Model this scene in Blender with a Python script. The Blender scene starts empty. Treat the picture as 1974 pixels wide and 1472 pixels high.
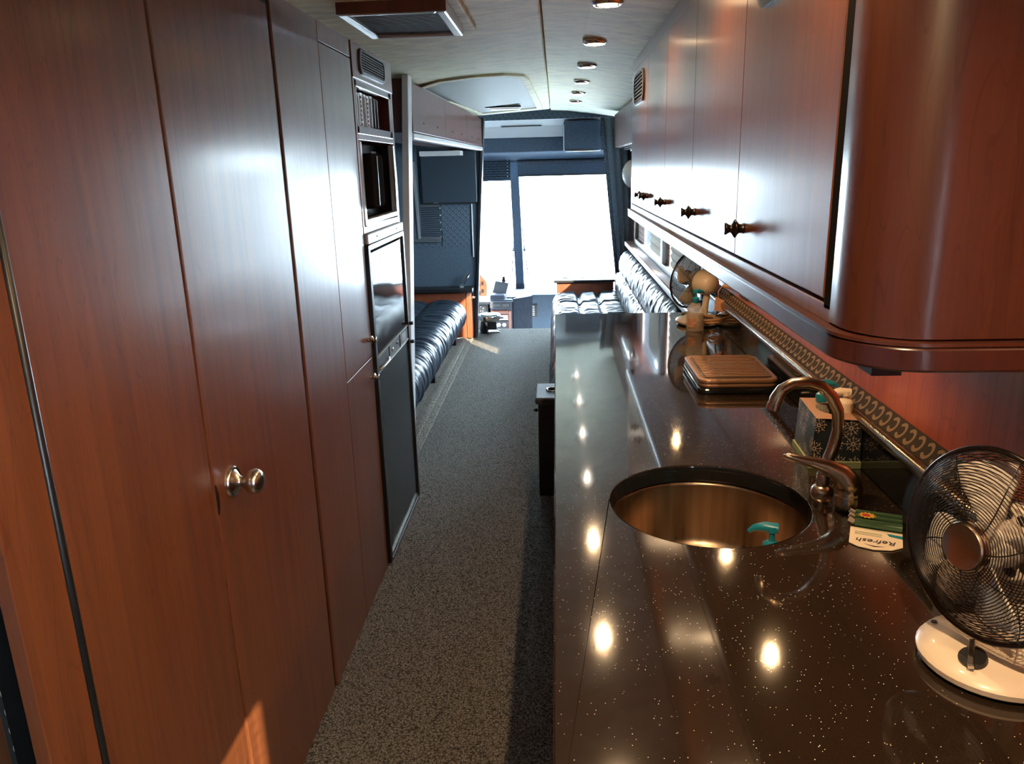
import bpy, bmesh, math, random
from mathutils import Vector, Matrix, noise
random.seed(7)
S = bpy.context.scene
COL = S.collection
PI = math.pi

# ------------------------------------------------------------------ camera
cam = bpy.data.cameras.new('camera')
cam_o = bpy.data.objects.new('camera', cam); COL.objects.link(cam_o)
cam.sensor_fit = 'HORIZONTAL'; cam.sensor_width = 36.0
cam.lens = 1490.0 * 36.0 / 1974.0
cam.clip_start = 0.02
_f = 1490.0
yv = Vector((84.0, -418.0, _f)).normalized()
dv = Vector((143.0, 5364.0, _f)); dv = (dv - dv.dot(yv) * yv).normalized()
xv = yv.cross(-dv)
R = Matrix((xv, yv, -dv))                      # world = R @ cam(x right, y down, z fwd)
rx, up, bk = R @ Vector((1, 0, 0)), R @ Vector((0, -1, 0)), R @ Vector((0, 0, -1))
M = Matrix.Identity(4)
for i in range(3):
    M[i][0], M[i][1], M[i][2] = rx[i], up[i], bk[i]
M[2][3] = 1.56
cam_o.matrix_world = M
S.camera = cam_o

# ------------------------------------------------------------------ world, sun, exposure
W = bpy.data.worlds.new('world'); S.world = W; W.use_nodes = True
wn = W.node_tree.nodes; wl = W.node_tree.links
bg = wn['Background']
tc = wn.new('ShaderNodeTexCoord'); sep = wn.new('ShaderNodeSeparateXYZ')
rp = wn.new('ShaderNodeValToRGB')
rp.color_ramp.elements[0].position = 0.0; rp.color_ramp.elements[0].color = (0.76, 0.9, 1.0, 1)
rp.color_ramp.elements[1].position = 0.7; rp.color_ramp.elements[1].color = (0.55, 0.75, 1.0, 1)
wl.new(tc.outputs['Generated'], sep.inputs[0]); wl.new(sep.outputs['Z'], rp.inputs['Fac'])
wl.new(rp.outputs['Color'], bg.inputs['Color'])
bg.inputs['Strength'].default_value = 44.0
sun = bpy.data.lights.new('sun', 'SUN'); sun.energy = 36.0; sun.angle = math.radians(0.6); sun.color = (1.0, 0.83, 0.62)
sun_o = bpy.data.objects.new('sun', sun); COL.objects.link(sun_o)
SUN = Vector((0.5, -0.75, 0.42)).normalized()
sun_o.rotation_euler = SUN.to_track_quat('Z', 'Y').to_euler()
VS = S.view_settings
VS.view_transform = 'Standard'; VS.look = 'None'; VS.gamma = 1.0; VS.use_curve_mapping = False
VS.exposure = 0.17

# ------------------------------------------------------------------ materials
def sock(n, *names):
    for k in names:
        if k in n.inputs: return n.inputs[k]

def mat(name, col, rough=0.5, metal=0.0, coat=0.0, coat_r=0.1, emis=0.0, spec=0.5, trans=0.0, alpha=1.0):
    m = bpy.data.materials.new(name); m.use_nodes = True
    b = m.node_tree.nodes['Principled BSDF']
    b.inputs['Base Color'].default_value = (*col, 1); b.inputs['Roughness'].default_value = rough
    b.inputs['Metallic'].default_value = metal
    b.inputs['Coat Weight'].default_value = coat; b.inputs['Coat Roughness'].default_value = coat_r
    b.inputs['Specular IOR Level'].default_value = spec
    b.inputs['Transmission Weight'].default_value = trans
    if emis:
        b.inputs['Emission Color'].default_value = (*col, 1); b.inputs['Emission Strength'].default_value = emis
    return m

def nodes(m): return m.node_tree.nodes, m.node_tree.links, m.node_tree.nodes['Principled BSDF']

def ramp(N, stops):
    r = N.new('ShaderNodeValToRGB'); e = r.color_ramp.elements
    e[0].position, e[0].color = stops[0][0], (*stops[0][1], 1)
    e[1].position, e[1].color = stops[1][0], (*stops[1][1], 1)
    for p, c in stops[2:]:
        k = e.new(p); k.color = (*c, 1)
    return r

def pos_scaled(N, L, sc):
    g = N.new('ShaderNodeNewGeometry'); v = N.new('ShaderNodeVectorMath'); v.operation = 'MULTIPLY'
    L.new(g.outputs['Position'], v.inputs[0]); v.inputs[1].default_value = sc
    return v.outputs[0]

def noise_mat(name, stops, scale, nscale=1.0, detail=5, rough=0.5, bump=0.0, dist=0.0, bdist=0.01, rvar=None, **kw):
    m = mat(name, (1, 1, 1), rough, **kw); N, L, B = nodes(m)
    n = N.new('ShaderNodeTexNoise'); n.inputs['Scale'].default_value = nscale; n.inputs['Detail'].default_value = detail
    n.inputs['Distortion'].default_value = dist
    L.new(pos_scaled(N, L, scale), n.inputs['Vector'])
    r = ramp(N, stops); L.new(n.outputs['Fac'], r.inputs['Fac']); L.new(r.outputs['Color'], B.inputs['Base Color'])
    if bump:
        b = N.new('ShaderNodeBump'); b.inputs['Strength'].default_value = bump; b.inputs['Distance'].default_value = bdist
        L.new(n.outputs['Fac'], b.inputs['Height']); L.new(b.outputs['Normal'], B.inputs['Normal'])
    if rvar:
        q = N.new('ShaderNodeMapRange'); q.inputs['To Min'].default_value, q.inputs['To Max'].default_value = rvar
        L.new(n.outputs['Fac'], q.inputs['Value']); L.new(q.outputs[0], B.inputs['Roughness'])
    return m

def wood(name, dark, light, rough, coat=0.55, coat_r=0.18, sc=(38, 38, 1.6)):
    m = mat(name, light, rough, coat=coat, coat_r=coat_r); N, L, B = nodes(m)
    n1 = N.new('ShaderNodeTexNoise'); n1.inputs['Scale'].default_value = 1.0; n1.inputs['Detail'].default_value = 7
    n1.inputs['Distortion'].default_value = 0.8
    L.new(pos_scaled(N, L, sc), n1.inputs['Vector'])
    n2 = N.new('ShaderNodeTexNoise'); n2.inputs['Scale'].default_value = 1.0; n2.inputs['Detail'].default_value = 3
    L.new(pos_scaled(N, L, (sc[0] * 8, sc[1] * 8, sc[2] * 3.5)), n2.inputs['Vector'])
    mx = N.new('ShaderNodeMath'); mx.operation = 'MULTIPLY_ADD'; mx.inputs[1].default_value = 0.35
    L.new(n2.outputs['Fac'], mx.inputs[0]); L.new(n1.outputs['Fac'], mx.inputs[2])
    n3 = N.new('ShaderNodeTexNoise'); n3.inputs['Scale'].default_value = 1.0; n3.inputs['Detail'].default_value = 2; n3.inputs['Distortion'].default_value = 0.6
    L.new(pos_scaled(N, L, (sc[0] * 0.35, sc[1] * 0.35, sc[2] * 0.9)), n3.inputs['Vector'])
    ln = mth(N, L, 'FRACT', mth(N, L, 'MULTIPLY', n3.outputs['Fac'], 16.0))
    ln = mth(N, L, 'MULTIPLY', mth(N, L, 'LESS_THAN', ln, 0.09), mth(N, L, 'MULTIPLY_ADD', n2.outputs['Fac'], 1.2, -0.2))
    gl = N.new('ShaderNodeMixRGB'); gl.blend_type = 'MULTIPLY'; gl.inputs[2].default_value = (0.55, 0.45, 0.4, 1); L.new(ln, gl.inputs[0])
    r = ramp(N, [(0.42, dark), (0.85, light), (0.66, tuple(0.35 * a + 0.65 * b for a, b in zip(dark, light)))])
    L.new(mx.outputs[0], r.inputs['Fac']); L.new(r.outputs['Color'], gl.inputs[1]); L.new(gl.outputs[0], B.inputs['Base Color'])
    b = N.new('ShaderNodeBump'); b.inputs['Strength'].default_value = 0.035; b.inputs['Distance'].default_value = 0.002
    L.new(n2.outputs['Fac'], b.inputs['Height']); L.new(b.outputs['Normal'], B.inputs['Normal'])
    return m

def uv_nodes(N, L, ax, sc, off=(0, 0)):
    g = N.new('ShaderNodeNewGeometry'); s = N.new('ShaderNodeSeparateXYZ'); L.new(g.outputs['Position'], s.inputs[0])
    out = []
    for a, k, o in zip(ax, sc, off):
        m = N.new('ShaderNodeMath'); m.operation = 'MULTIPLY_ADD'; m.inputs[1].default_value = k; m.inputs[2].default_value = o
        L.new(s.outputs[a], m.inputs[0]); out.append(m.outputs[0])
    return out

def mth(N, L, op, a, b=None, c=None):
    m = N.new('ShaderNodeMath'); m.operation = op
    for i, v in enumerate((a, b, c)):
        if v is None: continue
        if isinstance(v, (int, float)): m.inputs[i].default_value = v
        else: L.new(v, m.inputs[i])
    return m.outputs[0]

def horseshoe_mat(name, base, ink, ax, sc, r0=0.24, r1=0.42, gap=0.5, diag=False, off=(0, 0)):
    """fabric woven with a grid of horseshoe arcs"""
    m = mat(name, base, 0.85, spec=0.2); N, L, B = nodes(m)
    u, v = uv_nodes(N, L, ax, sc, off)
    if diag:
        u, v = mth(N, L, 'ADD', u, v), mth(N, L, 'SUBTRACT', u, v)
    fu = mth(N, L, 'SUBTRACT', mth(N, L, 'FRACT', u), 0.5); fv = mth(N, L, 'SUBTRACT', mth(N, L, 'FRACT', v), 0.5)
    r = mth(N, L, 'SQRT', mth(N, L, 'ADD', mth(N, L, 'MULTIPLY', fu, fu), mth(N, L, 'MULTIPLY', fv, fv)))
    ring = mth(N, L, 'MULTIPLY', mth(N, L, 'GREATER_THAN', r, r0), mth(N, L, 'LESS_THAN', r, r1))
    ang = mth(N, L, 'ARCTAN2', fv, fu)
    opening = mth(N, L, 'GREATER_THAN', mth(N, L, 'ABSOLUTE', ang), gap)
    k = mth(N, L, 'MULTIPLY', ring, opening)
    n = N.new('ShaderNodeTexNoise'); n.inputs['Scale'].default_value = 900
    g = N.new('ShaderNodeNewGeometry'); L.new(g.outputs['Position'], n.inputs['Vector'])
    k = mth(N, L, 'MULTIPLY', k, mth(N, L, 'MULTIPLY_ADD', n.outputs['Fac'], 0.8, 0.5))
    x = N.new('ShaderNodeMixRGB'); L.new(k, x.inputs[0]); x.inputs[1].default_value = (*base, 1); x.inputs[2].default_value = (*ink, 1)
    L.new(x.outputs[0], B.inputs['Base Color'])
    return m

def snow_mat(name, base, ink, ax, sc, off=(0, 0)):
    """dark card printed with scattered snowflakes and dotted rings"""
    m = mat(name, base, 0.45); N, L, B = nodes(m)
    u, v = uv_nodes(N, L, ax, sc, off)
    cb = N.new('ShaderNodeCombineXYZ'); L.new(u, cb.inputs[0]); L.new(v, cb.inputs[1])
    vo = N.new('ShaderNodeTexVoronoi'); vo.voronoi_dimensions = '2D'; vo.inputs['Scale'].default_value = 1.0; vo.inputs['Randomness'].default_value = 0.75
    L.new(cb.outputs[0], vo.inputs['Vector'])
    d = N.new('ShaderNodeVectorMath'); d.operation = 'SUBTRACT'; L.new(cb.outputs[0], d.inputs[0]); L.new(vo.outputs['Position'], d.inputs[1])
    s = N.new('ShaderNodeSeparateXYZ'); L.new(d.outputs[0], s.inputs[0])
    r = vo.outputs['Distance']; a = mth(N, L, 'ARCTAN2', s.outputs[1], s.outputs[0])
    arms = mth(N, L, 'LESS_THAN', mth(N, L, 'MULTIPLY', mth(N, L, 'ABSOLUTE', mth(N, L, 'SINE', mth(N, L, 'MULTIPLY', a, 4.0))), r), 0.05)
    k1 = mth(N, L, 'MULTIPLY', arms, mth(N, L, 'LESS_THAN', r, 0.4))
    k1 = mth(N, L, 'MULTIPLY', k1, mth(N, L, 'GREATER_THAN', r, 0.12))
    ring = mth(N, L, 'MULTIPLY', mth(N, L, 'GREATER_THAN', r, 0.05), mth(N, L, 'LESS_THAN', r, 0.1))
    dots = mth(N, L, 'GREATER_THAN', mth(N, L, 'SINE', mth(N, L, 'MULTIPLY', a, 12.0)), 0.2)
    ring2 = mth(N, L, 'MULTIPLY', mth(N, L, 'MULTIPLY', mth(N, L, 'GREATER_THAN', r, 0.26), mth(N, L, 'LESS_THAN', r, 0.31)), dots)
    k = mth(N, L, 'MAXIMUM', mth(N, L, 'MAXIMUM', k1, ring), ring2)
    x = N.new('ShaderNodeMixRGB'); L.new(k, x.inputs[0]); x.inputs[1].default_value = (*base, 1); x.inputs[2].default_value = (*ink, 1)
    L.new(x.outputs[0], B.inputs['Base Color'])
    return m

def glass_mat(name, tint=(1, 1, 1), refl=1.0):
    m = bpy.data.materials.new(name); m.use_nodes = True; N, L = m.node_tree.nodes, m.node_tree.links
    N.clear(); o = N.new('ShaderNodeOutputMaterial'); t = N.new('ShaderNodeBsdfTransparent'); g = N.new('ShaderNodeBsdfGlossy')
    t.inputs['Color'].default_value = (*tint, 1); g.inputs['Roughness'].default_value = 0.02
    f = N.new('ShaderNodeLayerWeight'); f.inputs['Blend'].default_value = 0.5
    k = mth(N, L, 'MULTIPLY_ADD', mth(N, L, 'POWER', f.outputs['Facing'], 5.0), 0.9, 0.04)
    x = N.new('ShaderNodeMixShader'); L.new(k, x.inputs[0]); L.new(t.outputs[0], x.inputs[1]); L.new(g.outputs[0], x.inputs[2])
    L.new(x.outputs[0], o.inputs['Surface'])
    return m

M_ = {}
M_['cherry'] = wood('cherry_lacquer', (0.105, 0.03, 0.0105), (0.175, 0.052, 0.017), 0.34)
M_['cherry_dark'] = wood('cherry_dark_lacquer', (0.07, 0.012, 0.006), (0.13, 0.024, 0.012), 0.3)
M_['cherry_end'] = wood('cherry_end_panel', (0.07, 0.019, 0.009), (0.11, 0.03, 0.014), 0.42, coat=0.12)
M_['valance'] = wood('dark_valance_lacquer', (0.03, 0.009, 0.007), (0.05, 0.014, 0.01), 0.3, coat=0.5)
M_['cherry_end'].node_tree.nodes['Principled BSDF'].inputs['Specular IOR Level'].default_value = 0.2
M_['end_panel'] = wood('near_end_panel', (0.045, 0.013, 0.007), (0.068, 0.02, 0.011), 0.36, coat=0.35)
M_['cherry_orange'] = wood('cherry_orange', (0.16, 0.038, 0.014), (0.25, 0.062, 0.024), 0.45)
M_['red_wood'] = wood('red_wood', (0.22, 0.034, 0.011), (0.36, 0.07, 0.022), 0.4)
M_['seam'] = mat('black_rubber', (0.008, 0.008, 0.008), 0.35)
M_['brown_seam'] = mat('brown_edge', (0.03, 0.008, 0.004), 0.4)
M_['black'] = mat('black_plastic', (0.012, 0.012, 0.014), 0.4)
M_['matte_black'] = mat('matte_black', (0.012, 0.011, 0.011), 0.8, spec=0.0)
M_['oven_black'] = mat('dark_oven_glass', (0.008, 0.008, 0.009), 0.2, spec=0.12)
M_['tv_glass'] = mat('black_screen_hazed', (0.035, 0.05, 0.068), 0.35)  # black screen tinted blue, the haze over it is in the colour
M_['black_gloss'] = mat('black_gloss', (0.008, 0.009, 0.01), 0.08)
M_['grey_plastic'] = mat('grey_plastic', (0.1, 0.11, 0.12), 0.35)
M_['silver'] = mat('silver_plastic', (0.55, 0.55, 0.54), 0.28, metal=0.7)
M_['chrome'] = mat('chrome', (0.8, 0.78, 0.75), 0.08, metal=1.0)
M_['nickel'] = mat('brushed_nickel', (0.55, 0.5, 0.45), 0.24, metal=1.0)
M_['bronze'] = mat('brushed_bronze_nickel', (0.58, 0.45, 0.34), 0.24, metal=1.0)
M_['rail_bronze'] = mat('dark_bronze_rail', (0.3, 0.23, 0.17), 0.25, metal=1.0)
M_['pewter'] = mat('dark_pewter', (0.07, 0.06, 0.055), 0.25, metal=0.9)
M_['steel'] = noise_mat('sink_steel_warm_lit', [(0.3, (0.25, 0.18, 0.125)), (0.7, (0.4, 0.3, 0.215))], (45, 45, 2), 1.0, rough=0.3, rvar=(0.2, 0.42), metal=1.0)  # brown tint paints warm lamp light into the brushed steel
M_['cream'] = mat('cream_plastic', (0.68, 0.57, 0.45), 0.38, coat=0.2)
M_['white'] = mat('white_plastic', (0.75, 0.76, 0.76), 0.35)
M_['beige_panel'] = mat('beige_panel', (0.62, 0.6, 0.54), 0.45)
M_['screen'] = mat('dark_taupe_mesh', (0.055, 0.047, 0.043), 0.75)
M_['ceil_grey'] = mat('grey_glossy_panel', (0.15, 0.15, 0.13), 0.55, spec=0.1)
M_['ceiling'] = noise_mat('ceiling_suede', [(0.3, (0.54, 0.51, 0.34)), (0.72, (0.88, 0.84, 0.58))], (7, 13, 7), 1.0, detail=8, rough=0.62, bump=0.08, dist=1.2)
M_['navy'] = noise_mat('navy_hazed', [(0.3, (0.06, 0.085, 0.115)), (0.7, (0.085, 0.118, 0.155))], (60, 60, 60), 1.0, rough=0.8, spec=0.3)  # navy lifted and blued, bluish haze put into the colour
M_['navy_curtain'] = noise_mat('curtain_cloth_hazed', [(0.3, (0.12, 0.17, 0.23)), (0.7, (0.17, 0.235, 0.31))], (60, 60, 60), 1.0, rough=0.85, spec=0.2)  # paler copy of the navy, haze painted into the cloth colour
M_['navy_grey'] = noise_mat('grey_vinyl', [(0.3, (0.035, 0.042, 0.058)), (0.7, (0.055, 0.064, 0.085))], (30, 30, 12), 1.0, rough=0.6)
M_['leather'] = noise_mat('navy_leather', [(0.3, (0.012, 0.018, 0.028)), (0.7, (0.022, 0.032, 0.048))], (40, 160, 40), 1.0, rough=0.36, spec=0.38, bump=0.25, bdist=0.004)
M_['sill'] = noise_mat('sill_laminate', [(0.3, (0.2, 0.14, 0.12)), (0.7, (0.28, 0.2, 0.18))], (30, 6, 30), 1.0, rough=0.35)
M_['shade'] = mat('cream_pleated_fabric', (0.68, 0.62, 0.52), 0.8)
M_['teal'] = mat('teal_plastic', (0.008, 0.19, 0.27), 0.3)
M_['soap'] = mat('clear_bottle_plastic', (0.75, 0.72, 0.66), 0.1)
M_['soap'].node_tree.nodes['Principled BSDF'].inputs['Alpha'].default_value = 0.3
M_['liquid'] = mat('amber_liquid', (0.5, 0.27, 0.15), 0.15)
M_['liquid'].node_tree.nodes['Principled BSDF'].inputs['Alpha'].default_value = 0.5
M_['clear'] = glass_mat('clear_plastic', (0.93, 0.97, 0.93))
M_['glass'] = glass_mat('window_glass', (0.95, 0.98, 0.98))
M_['green'] = mat('green_print', (0.05, 0.13, 0.06), 0.35)
M_['lime'] = mat('pale_green_card', (0.3, 0.36, 0.2), 0.6)
M_['card'] = mat('ivory_card', (0.78, 0.66, 0.52), 0.5)
M_['ink'] = mat('dark_ink', (0.01, 0.012, 0.03), 0.5)
M_['red'] = mat('red_print', (0.6, 0.03, 0.03), 0.5)
M_['yellow'] = mat('yellow_print', (0.8, 0.55, 0.06), 0.5)
M_['blade'] = mat('grey_fan_blade', (0.56, 0.51, 0.45), 0.45)
M_['tag'] = wood('woodgrain_tag', (0.35, 0.16, 0.08), (0.6, 0.32, 0.2), 0.6, coat=0, sc=(60, 12, 60))
M_['cord'] = mat('tan_cord', (0.45, 0.24, 0.12), 0.45)
M_['griddle'] = mat('brown_nonstick', (0.2, 0.105, 0.06), 0.35, metal=0.2)
M_['griddle_dark'] = mat('griddle_groove_shade', (0.035, 0.018, 0.012), 0.5)  # darker copy of the nonstick brown, groove shade put into the colour
M_['tissue'] = mat('copper_lined_box_top', (0.4, 0.24, 0.17), 0.5)
M_['lamp_on'] = mat('lit_lamp_lens', (1.0, 0.66, 0.34), 0.4, emis=5.0)
M_['bulb'] = mat('lit_halogen_bulb', (1.0, 0.66, 0.34), 0.4, emis=70.0)
M_['lamp_cool'] = mat('lit_lamp_lens_pale', (1.0, 0.85, 0.66), 0.4, emis=1.3)
M_['ground'] = noise_mat('pale_pavement', [(0.3, (0.42, 0.41, 0.39)), (0.7, (0.55, 0.54, 0.51))], (1.5, 1.5, 1.5), 1.0, rough=0.9)
M_['hs_ledge'] = horseshoe_mat('horseshoe_braid', (0.03, 0.022, 0.016), (0.2, 0.135, 0.085), ('Y', 'Z'), (27, 29.4), gap=0.6, off=(0, -30.22))
M_['hs_wall'] = horseshoe_mat('horseshoe_fabric', (0.06, 0.085, 0.115), (0.15, 0.185, 0.23), ('X', 'Z'), (17, 17), 0.24, 0.36, 0.3, True)
M_['hs_near'] = horseshoe_mat('horseshoe_wallpaper', (0.03, 0.03, 0.03), (0.62, 0.56, 0.46), ('X', 'Z'), (29, 29), 0.2, 0.42, 0.7, off=(25.8, 0))
M_['hs_trim'] = horseshoe_mat('pink_patterned_fabric', (0.22, 0.13, 0.11), (0.6, 0.45, 0.4), ('Y', 'Z'), (24, 24), 0.15, 0.4, 0.4)
M_['snow_a'] = snow_mat('snowflake_card', (0.012, 0.02, 0.028), (0.5, 0.38, 0.29), ('X', 'Z'), (22, 22), (0.3, 0.2))
M_['snow_b'] = snow_mat('snowflake_card_side', (0.035, 0.05, 0.06), (0.45, 0.36, 0.3), ('Y', 'Z'), (24, 24), (0.6, 0.1))

def carpet_mat(name, a, b, sc):
    m = mat(name, a, 0.95, spec=0.15); N, L, B = nodes(m)
    v = N.new('ShaderNodeTexVoronoi'); v.inputs['Scale'].default_value = 1.0; v.inputs['Randomness'].default_value = 0.7
    L.new(pos_scaled(N, L, sc), v.inputs['Vector'])
    n = N.new('ShaderNodeTexNoise'); n.inputs['Scale'].default_value = 1.0; n.inputs['Detail'].default_value = 2
    L.new(pos_scaled(N, L, (sc[0] * 1.3, sc[1] * 1.3, 1)), n.inputs['Vector'])
    k = mth(N, L, 'MULTIPLY', mth(N, L, 'SUBTRACT', 1.0, v.outputs['Distance']), mth(N, L, 'MULTIPLY_ADD', n.outputs['Fac'], 1.4, -0.1))
    r = ramp(N, [(0.12, a), (0.72, b)]); L.new(k, r.inputs['Fac']); L.new(r.outputs['Color'], B.inputs['Base Color'])
    bp = N.new('ShaderNodeBump'); bp.inputs['Strength'].default_value = 0.9; bp.inputs['Distance'].default_value = 0.006
    L.new(k, bp.inputs['Height']); L.new(bp.outputs['Normal'], B.inputs['Normal'])
    return m
M_['carpet'] = carpet_mat('loop_carpet', (0.028, 0.024, 0.018), (0.31, 0.285, 0.245), (150, 150, 150))
M_['carpet2'] = carpet_mat('ribbed_carpet', (0.06, 0.052, 0.042), (0.33, 0.29, 0.23), (160, 60, 60))

def counter_mat():
    m = mat('speckled_quartz', (0.02, 0.014, 0.01), 0.08, spec=0.6, coat=0.7, coat_r=0.04); N, L, B = nodes(m)
    v = N.new('ShaderNodeTexVoronoi'); v.inputs['Scale'].default_value = 1.0
    L.new(pos_scaled(N, L, (560, 560, 560)), v.inputs['Vector'])
    sp = N.new('ShaderNodeSeparateColor'); L.new(v.outputs['Color'], sp.inputs[0])
    k1 = mth(N, L, 'MULTIPLY', mth(N, L, 'GREATER_THAN', sp.outputs[0], 0.984), mth(N, L, 'LESS_THAN', v.outputs['Distance'], 0.34))
    n = N.new('ShaderNodeTexNoise'); n.inputs['Scale'].default_value = 1.0; n.inputs['Detail'].default_value = 4
    L.new(pos_scaled(N, L, (700, 700, 700)), n.inputs['Vector'])
    r = ramp(N, [(0.35, (0.006, 0.0042, 0.003)), (0.72, (0.034, 0.021, 0.013))]); L.new(n.outputs['Fac'], r.inputs['Fac'])
    x = N.new('ShaderNodeMixRGB'); L.new(k1, x.inputs[0]); L.new(r.outputs['Color'], x.inputs[1]); x.inputs[2].default_value = (0.9, 0.87, 0.8, 1)
    L.new(x.outputs[0], B.inputs['Base Color'])
    return m
M_['counter'] = counter_mat()

def wavy_gloss(name, col, rough, amp):
    m = mat(name, col, rough); N, L, B = nodes(m)
    n = N.new('ShaderNodeTexNoise'); n.inputs['Scale'].default_value = 1.0; n.inputs['Detail'].default_value = 1
    L.new(pos_scaled(N, L, (3, 3, 9)), n.inputs['Vector'])
    b = N.new('ShaderNodeBump'); b.inputs['Strength'].default_value = amp; b.inputs['Distance'].default_value = 0.01
    L.new(n.outputs['Fac'], b.inputs['Height']); L.new(b.outputs['Normal'], B.inputs['Normal'])
    return m
M_['fridge'] = wavy_gloss('glossy_black_fridge', (0.012, 0.014, 0.016), 0.07, 0.12)
M_['fridge_low'] = wavy_gloss('satin_black_fridge', (0.02, 0.024, 0.026), 0.22, 0.05)

# ------------------------------------------------------------------ mesh helpers
class MB:
    def __init__(s): s.v, s.f = [], []
    def add(s, vs, fs):
        o = len(s.v); s.v += [tuple(p) for p in vs]; s.f += [tuple(i + o for i in f) for f in fs]; return s
    def box(s, x0, x1, y0, y1, z0, z1):
        return s.add([(x0, y0, z0), (x1, y0, z0), (x1, y1, z0), (x0, y1, z0), (x0, y0, z1), (x1, y0, z1), (x1, y1, z1), (x0, y1, z1)],
                     [(0, 3, 2, 1), (4, 5, 6, 7), (0, 1, 5, 4), (1, 2, 6, 5), (2, 3, 7, 6), (3, 0, 4, 7)])
    def hexa(s, p):      # 8 corner points, bottom ring then top ring
        return s.add(p, [(0, 3, 2, 1), (4, 5, 6, 7), (0, 1, 5, 4), (1, 2, 6, 5), (2, 3, 7, 6), (3, 0, 4, 7)])
    def prism(s, poly, axis, a, b):     # polygon in the other two axes, extruded along axis from a to b
        def pt(q, t):
            return {'x': (t, q[0], q[1]), 'y': (q[0], t, q[1]), 'z': (q[0], q[1], t)}[axis]
        n = len(poly)
        vs = [pt(q, a) for q in poly] + [pt(q, b) for q in poly]
        return s.add(vs, [tuple(range(n)), tuple(range(2 * n - 1, n - 1, -1))] + [(i, (i + 1) % n, n + (i + 1) % n, n + i) for i in range(n)])
    def tube(s, pts, r, n=8, cap=True, closed=False):
        pts = [Vector(p) for p in pts]; rs = r if isinstance(r, (list, tuple)) else [r] * len(pts)
        m = len(pts); vs = []; prev = None
        for i, p in enumerate(pts):
            if closed: t = pts[(i + 1) % m] - pts[i - 1]
            else: t = pts[min(i + 1, m - 1)] - pts[max(i - 1, 0)]
            t.normalize()
            if prev is None:
                a = Vector((0, 0, 1)) if abs(t.z) < 0.9 else Vector((1, 0, 0))
                u = t.cross(a).normalized()
            else:
                u = (prev - t * prev.dot(t)).normalized()
            prev = u; w = t.cross(u)
            vs += [p + (u * math.cos(2 * PI * k / n) + w * math.sin(2 * PI * k / n)) * rs[i] for k in range(n)]
        fs = []
        for i in range(m if closed else m - 1):
            j = (i + 1) % m
            fs += [(i * n + k, i * n + (k + 1) % n, j * n + (k + 1) % n, j * n + k) for k in range(n)]
        if cap and not closed: fs += [tuple(range(n)), tuple(range(m * n - 1, m * n - n - 1, -1))]
        return s.add(vs, fs)
    def lathe(s, prof, c=(0, 0, 0), ax=(0, 0, 1), n=24, sx=1.0, sy=1.0, cap=True):   # prof: (radius, height) pairs
        q = Vector(ax).to_track_quat('Z', 'Y'); c = Vector(c); vs = []; m = len(prof)
        for (r, h) in prof:
            vs += [c + q @ Vector((r * math.cos(2 * PI * k / n) * sx, r * math.sin(2 * PI * k / n) * sy, h)) for k in range(n)]
        fs = [(i * n + k, i * n + (k + 1) % n, (i + 1) * n + (k + 1) % n, (i + 1) * n + k) for i in range(m - 1) for k in range(n)]
        if cap and prof[0][0] > 1e-6: fs.append(tuple(range(n - 1, -1, -1)))
        if cap and prof[-1][0] > 1e-6: fs.append(tuple(range((m - 1) * n, m * n)))
        return s.add(vs, fs)
    def torus(s, c, ax, R_, r, n=32, k=8):
        q = Vector(ax).to_track_quat('Z', 'Y'); c = Vector(c)
        return s.tube([c + q @ Vector((R_ * math.cos(2 * PI * i / n), R_ * math.sin(2 * PI * i / n), 0)) for i in range(n)], r, k, closed=True)
    def grid(s, fn, nu, nv):
        vs = [fn(i / nu, j / nv) for i in range(nu + 1) for j in range(nv + 1)]
        return s.add(vs, [(i * (nv + 1) + j, (i + 1) * (nv + 1) + j, (i + 1) * (nv + 1) + j + 1, i * (nv + 1) + j + 1) for i in range(nu) for j in range(nv)])

ORG = {}
def tag(o, label=None, cat=None, group=None, kind=None):
    if label: o['label'] = label
    if cat: o['category'] = cat
    if group: o['group'] = group
    if kind: o['kind'] = kind
    return o

def thing(name, label, cat, loc, group=None, rotz=0.0):
    o = bpy.data.objects.new(name, None); COL.objects.link(o); o.location = loc; o.rotation_euler = (0, 0, rotz)
    o.empty_display_size = 0.05
    ORG[o] = Vector(loc) if not rotz else Vector((0, 0, 0))
    return tag(o, label, cat, group)

def obj(name, mb, m, parent=None, bevel=0.0, smooth=False, seg=2, kind=None, label=None):
    vs = mb.v
    if parent is not None: org = ORG[parent]
    else:
        xs, ys, zs = zip(*vs); org = Vector(((min(xs) + max(xs)) / 2, (min(ys) + max(ys)) / 2, min(zs)))
    me = bpy.data.meshes.new(name)
    me.from_pydata([(v[0] - org[0], v[1] - org[1], v[2] - org[2]) for v in vs], [], mb.f)
    bm = bmesh.new(); bm.from_mesh(me); bmesh.ops.remove_doubles(bm, verts=bm.verts, dist=1e-6)
    bmesh.ops.recalc_face_normals(bm, faces=bm.faces); bm.to_mesh(me); bm.free()
    me.materials.append(M_[m] if isinstance(m, str) else m)
    o = bpy.data.objects.new(name, me); COL.objects.link(o)
    if smooth:
        for p in me.polygons: p.use_smooth = True
        if smooth == 'auto':
            me.set_sharp_from_angle(angle=math.radians(40))
    if bevel:
        b = o.modifiers.new('bevel', 'BEVEL'); b.width = bevel; b.segments = seg; b.limit_method = 'ANGLE'; b.angle_limit = math.radians(50)
    if parent is not None: o.parent = parent
    else: o.location = org
    ORG[o] = org
    if kind: o['kind'] = kind
    if label: o['label'] = label
    return o

def struct(name, mb, m, bevel=0.0, **kw): return obj(name, mb, m, None, bevel, kind='structure', **kw)

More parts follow.
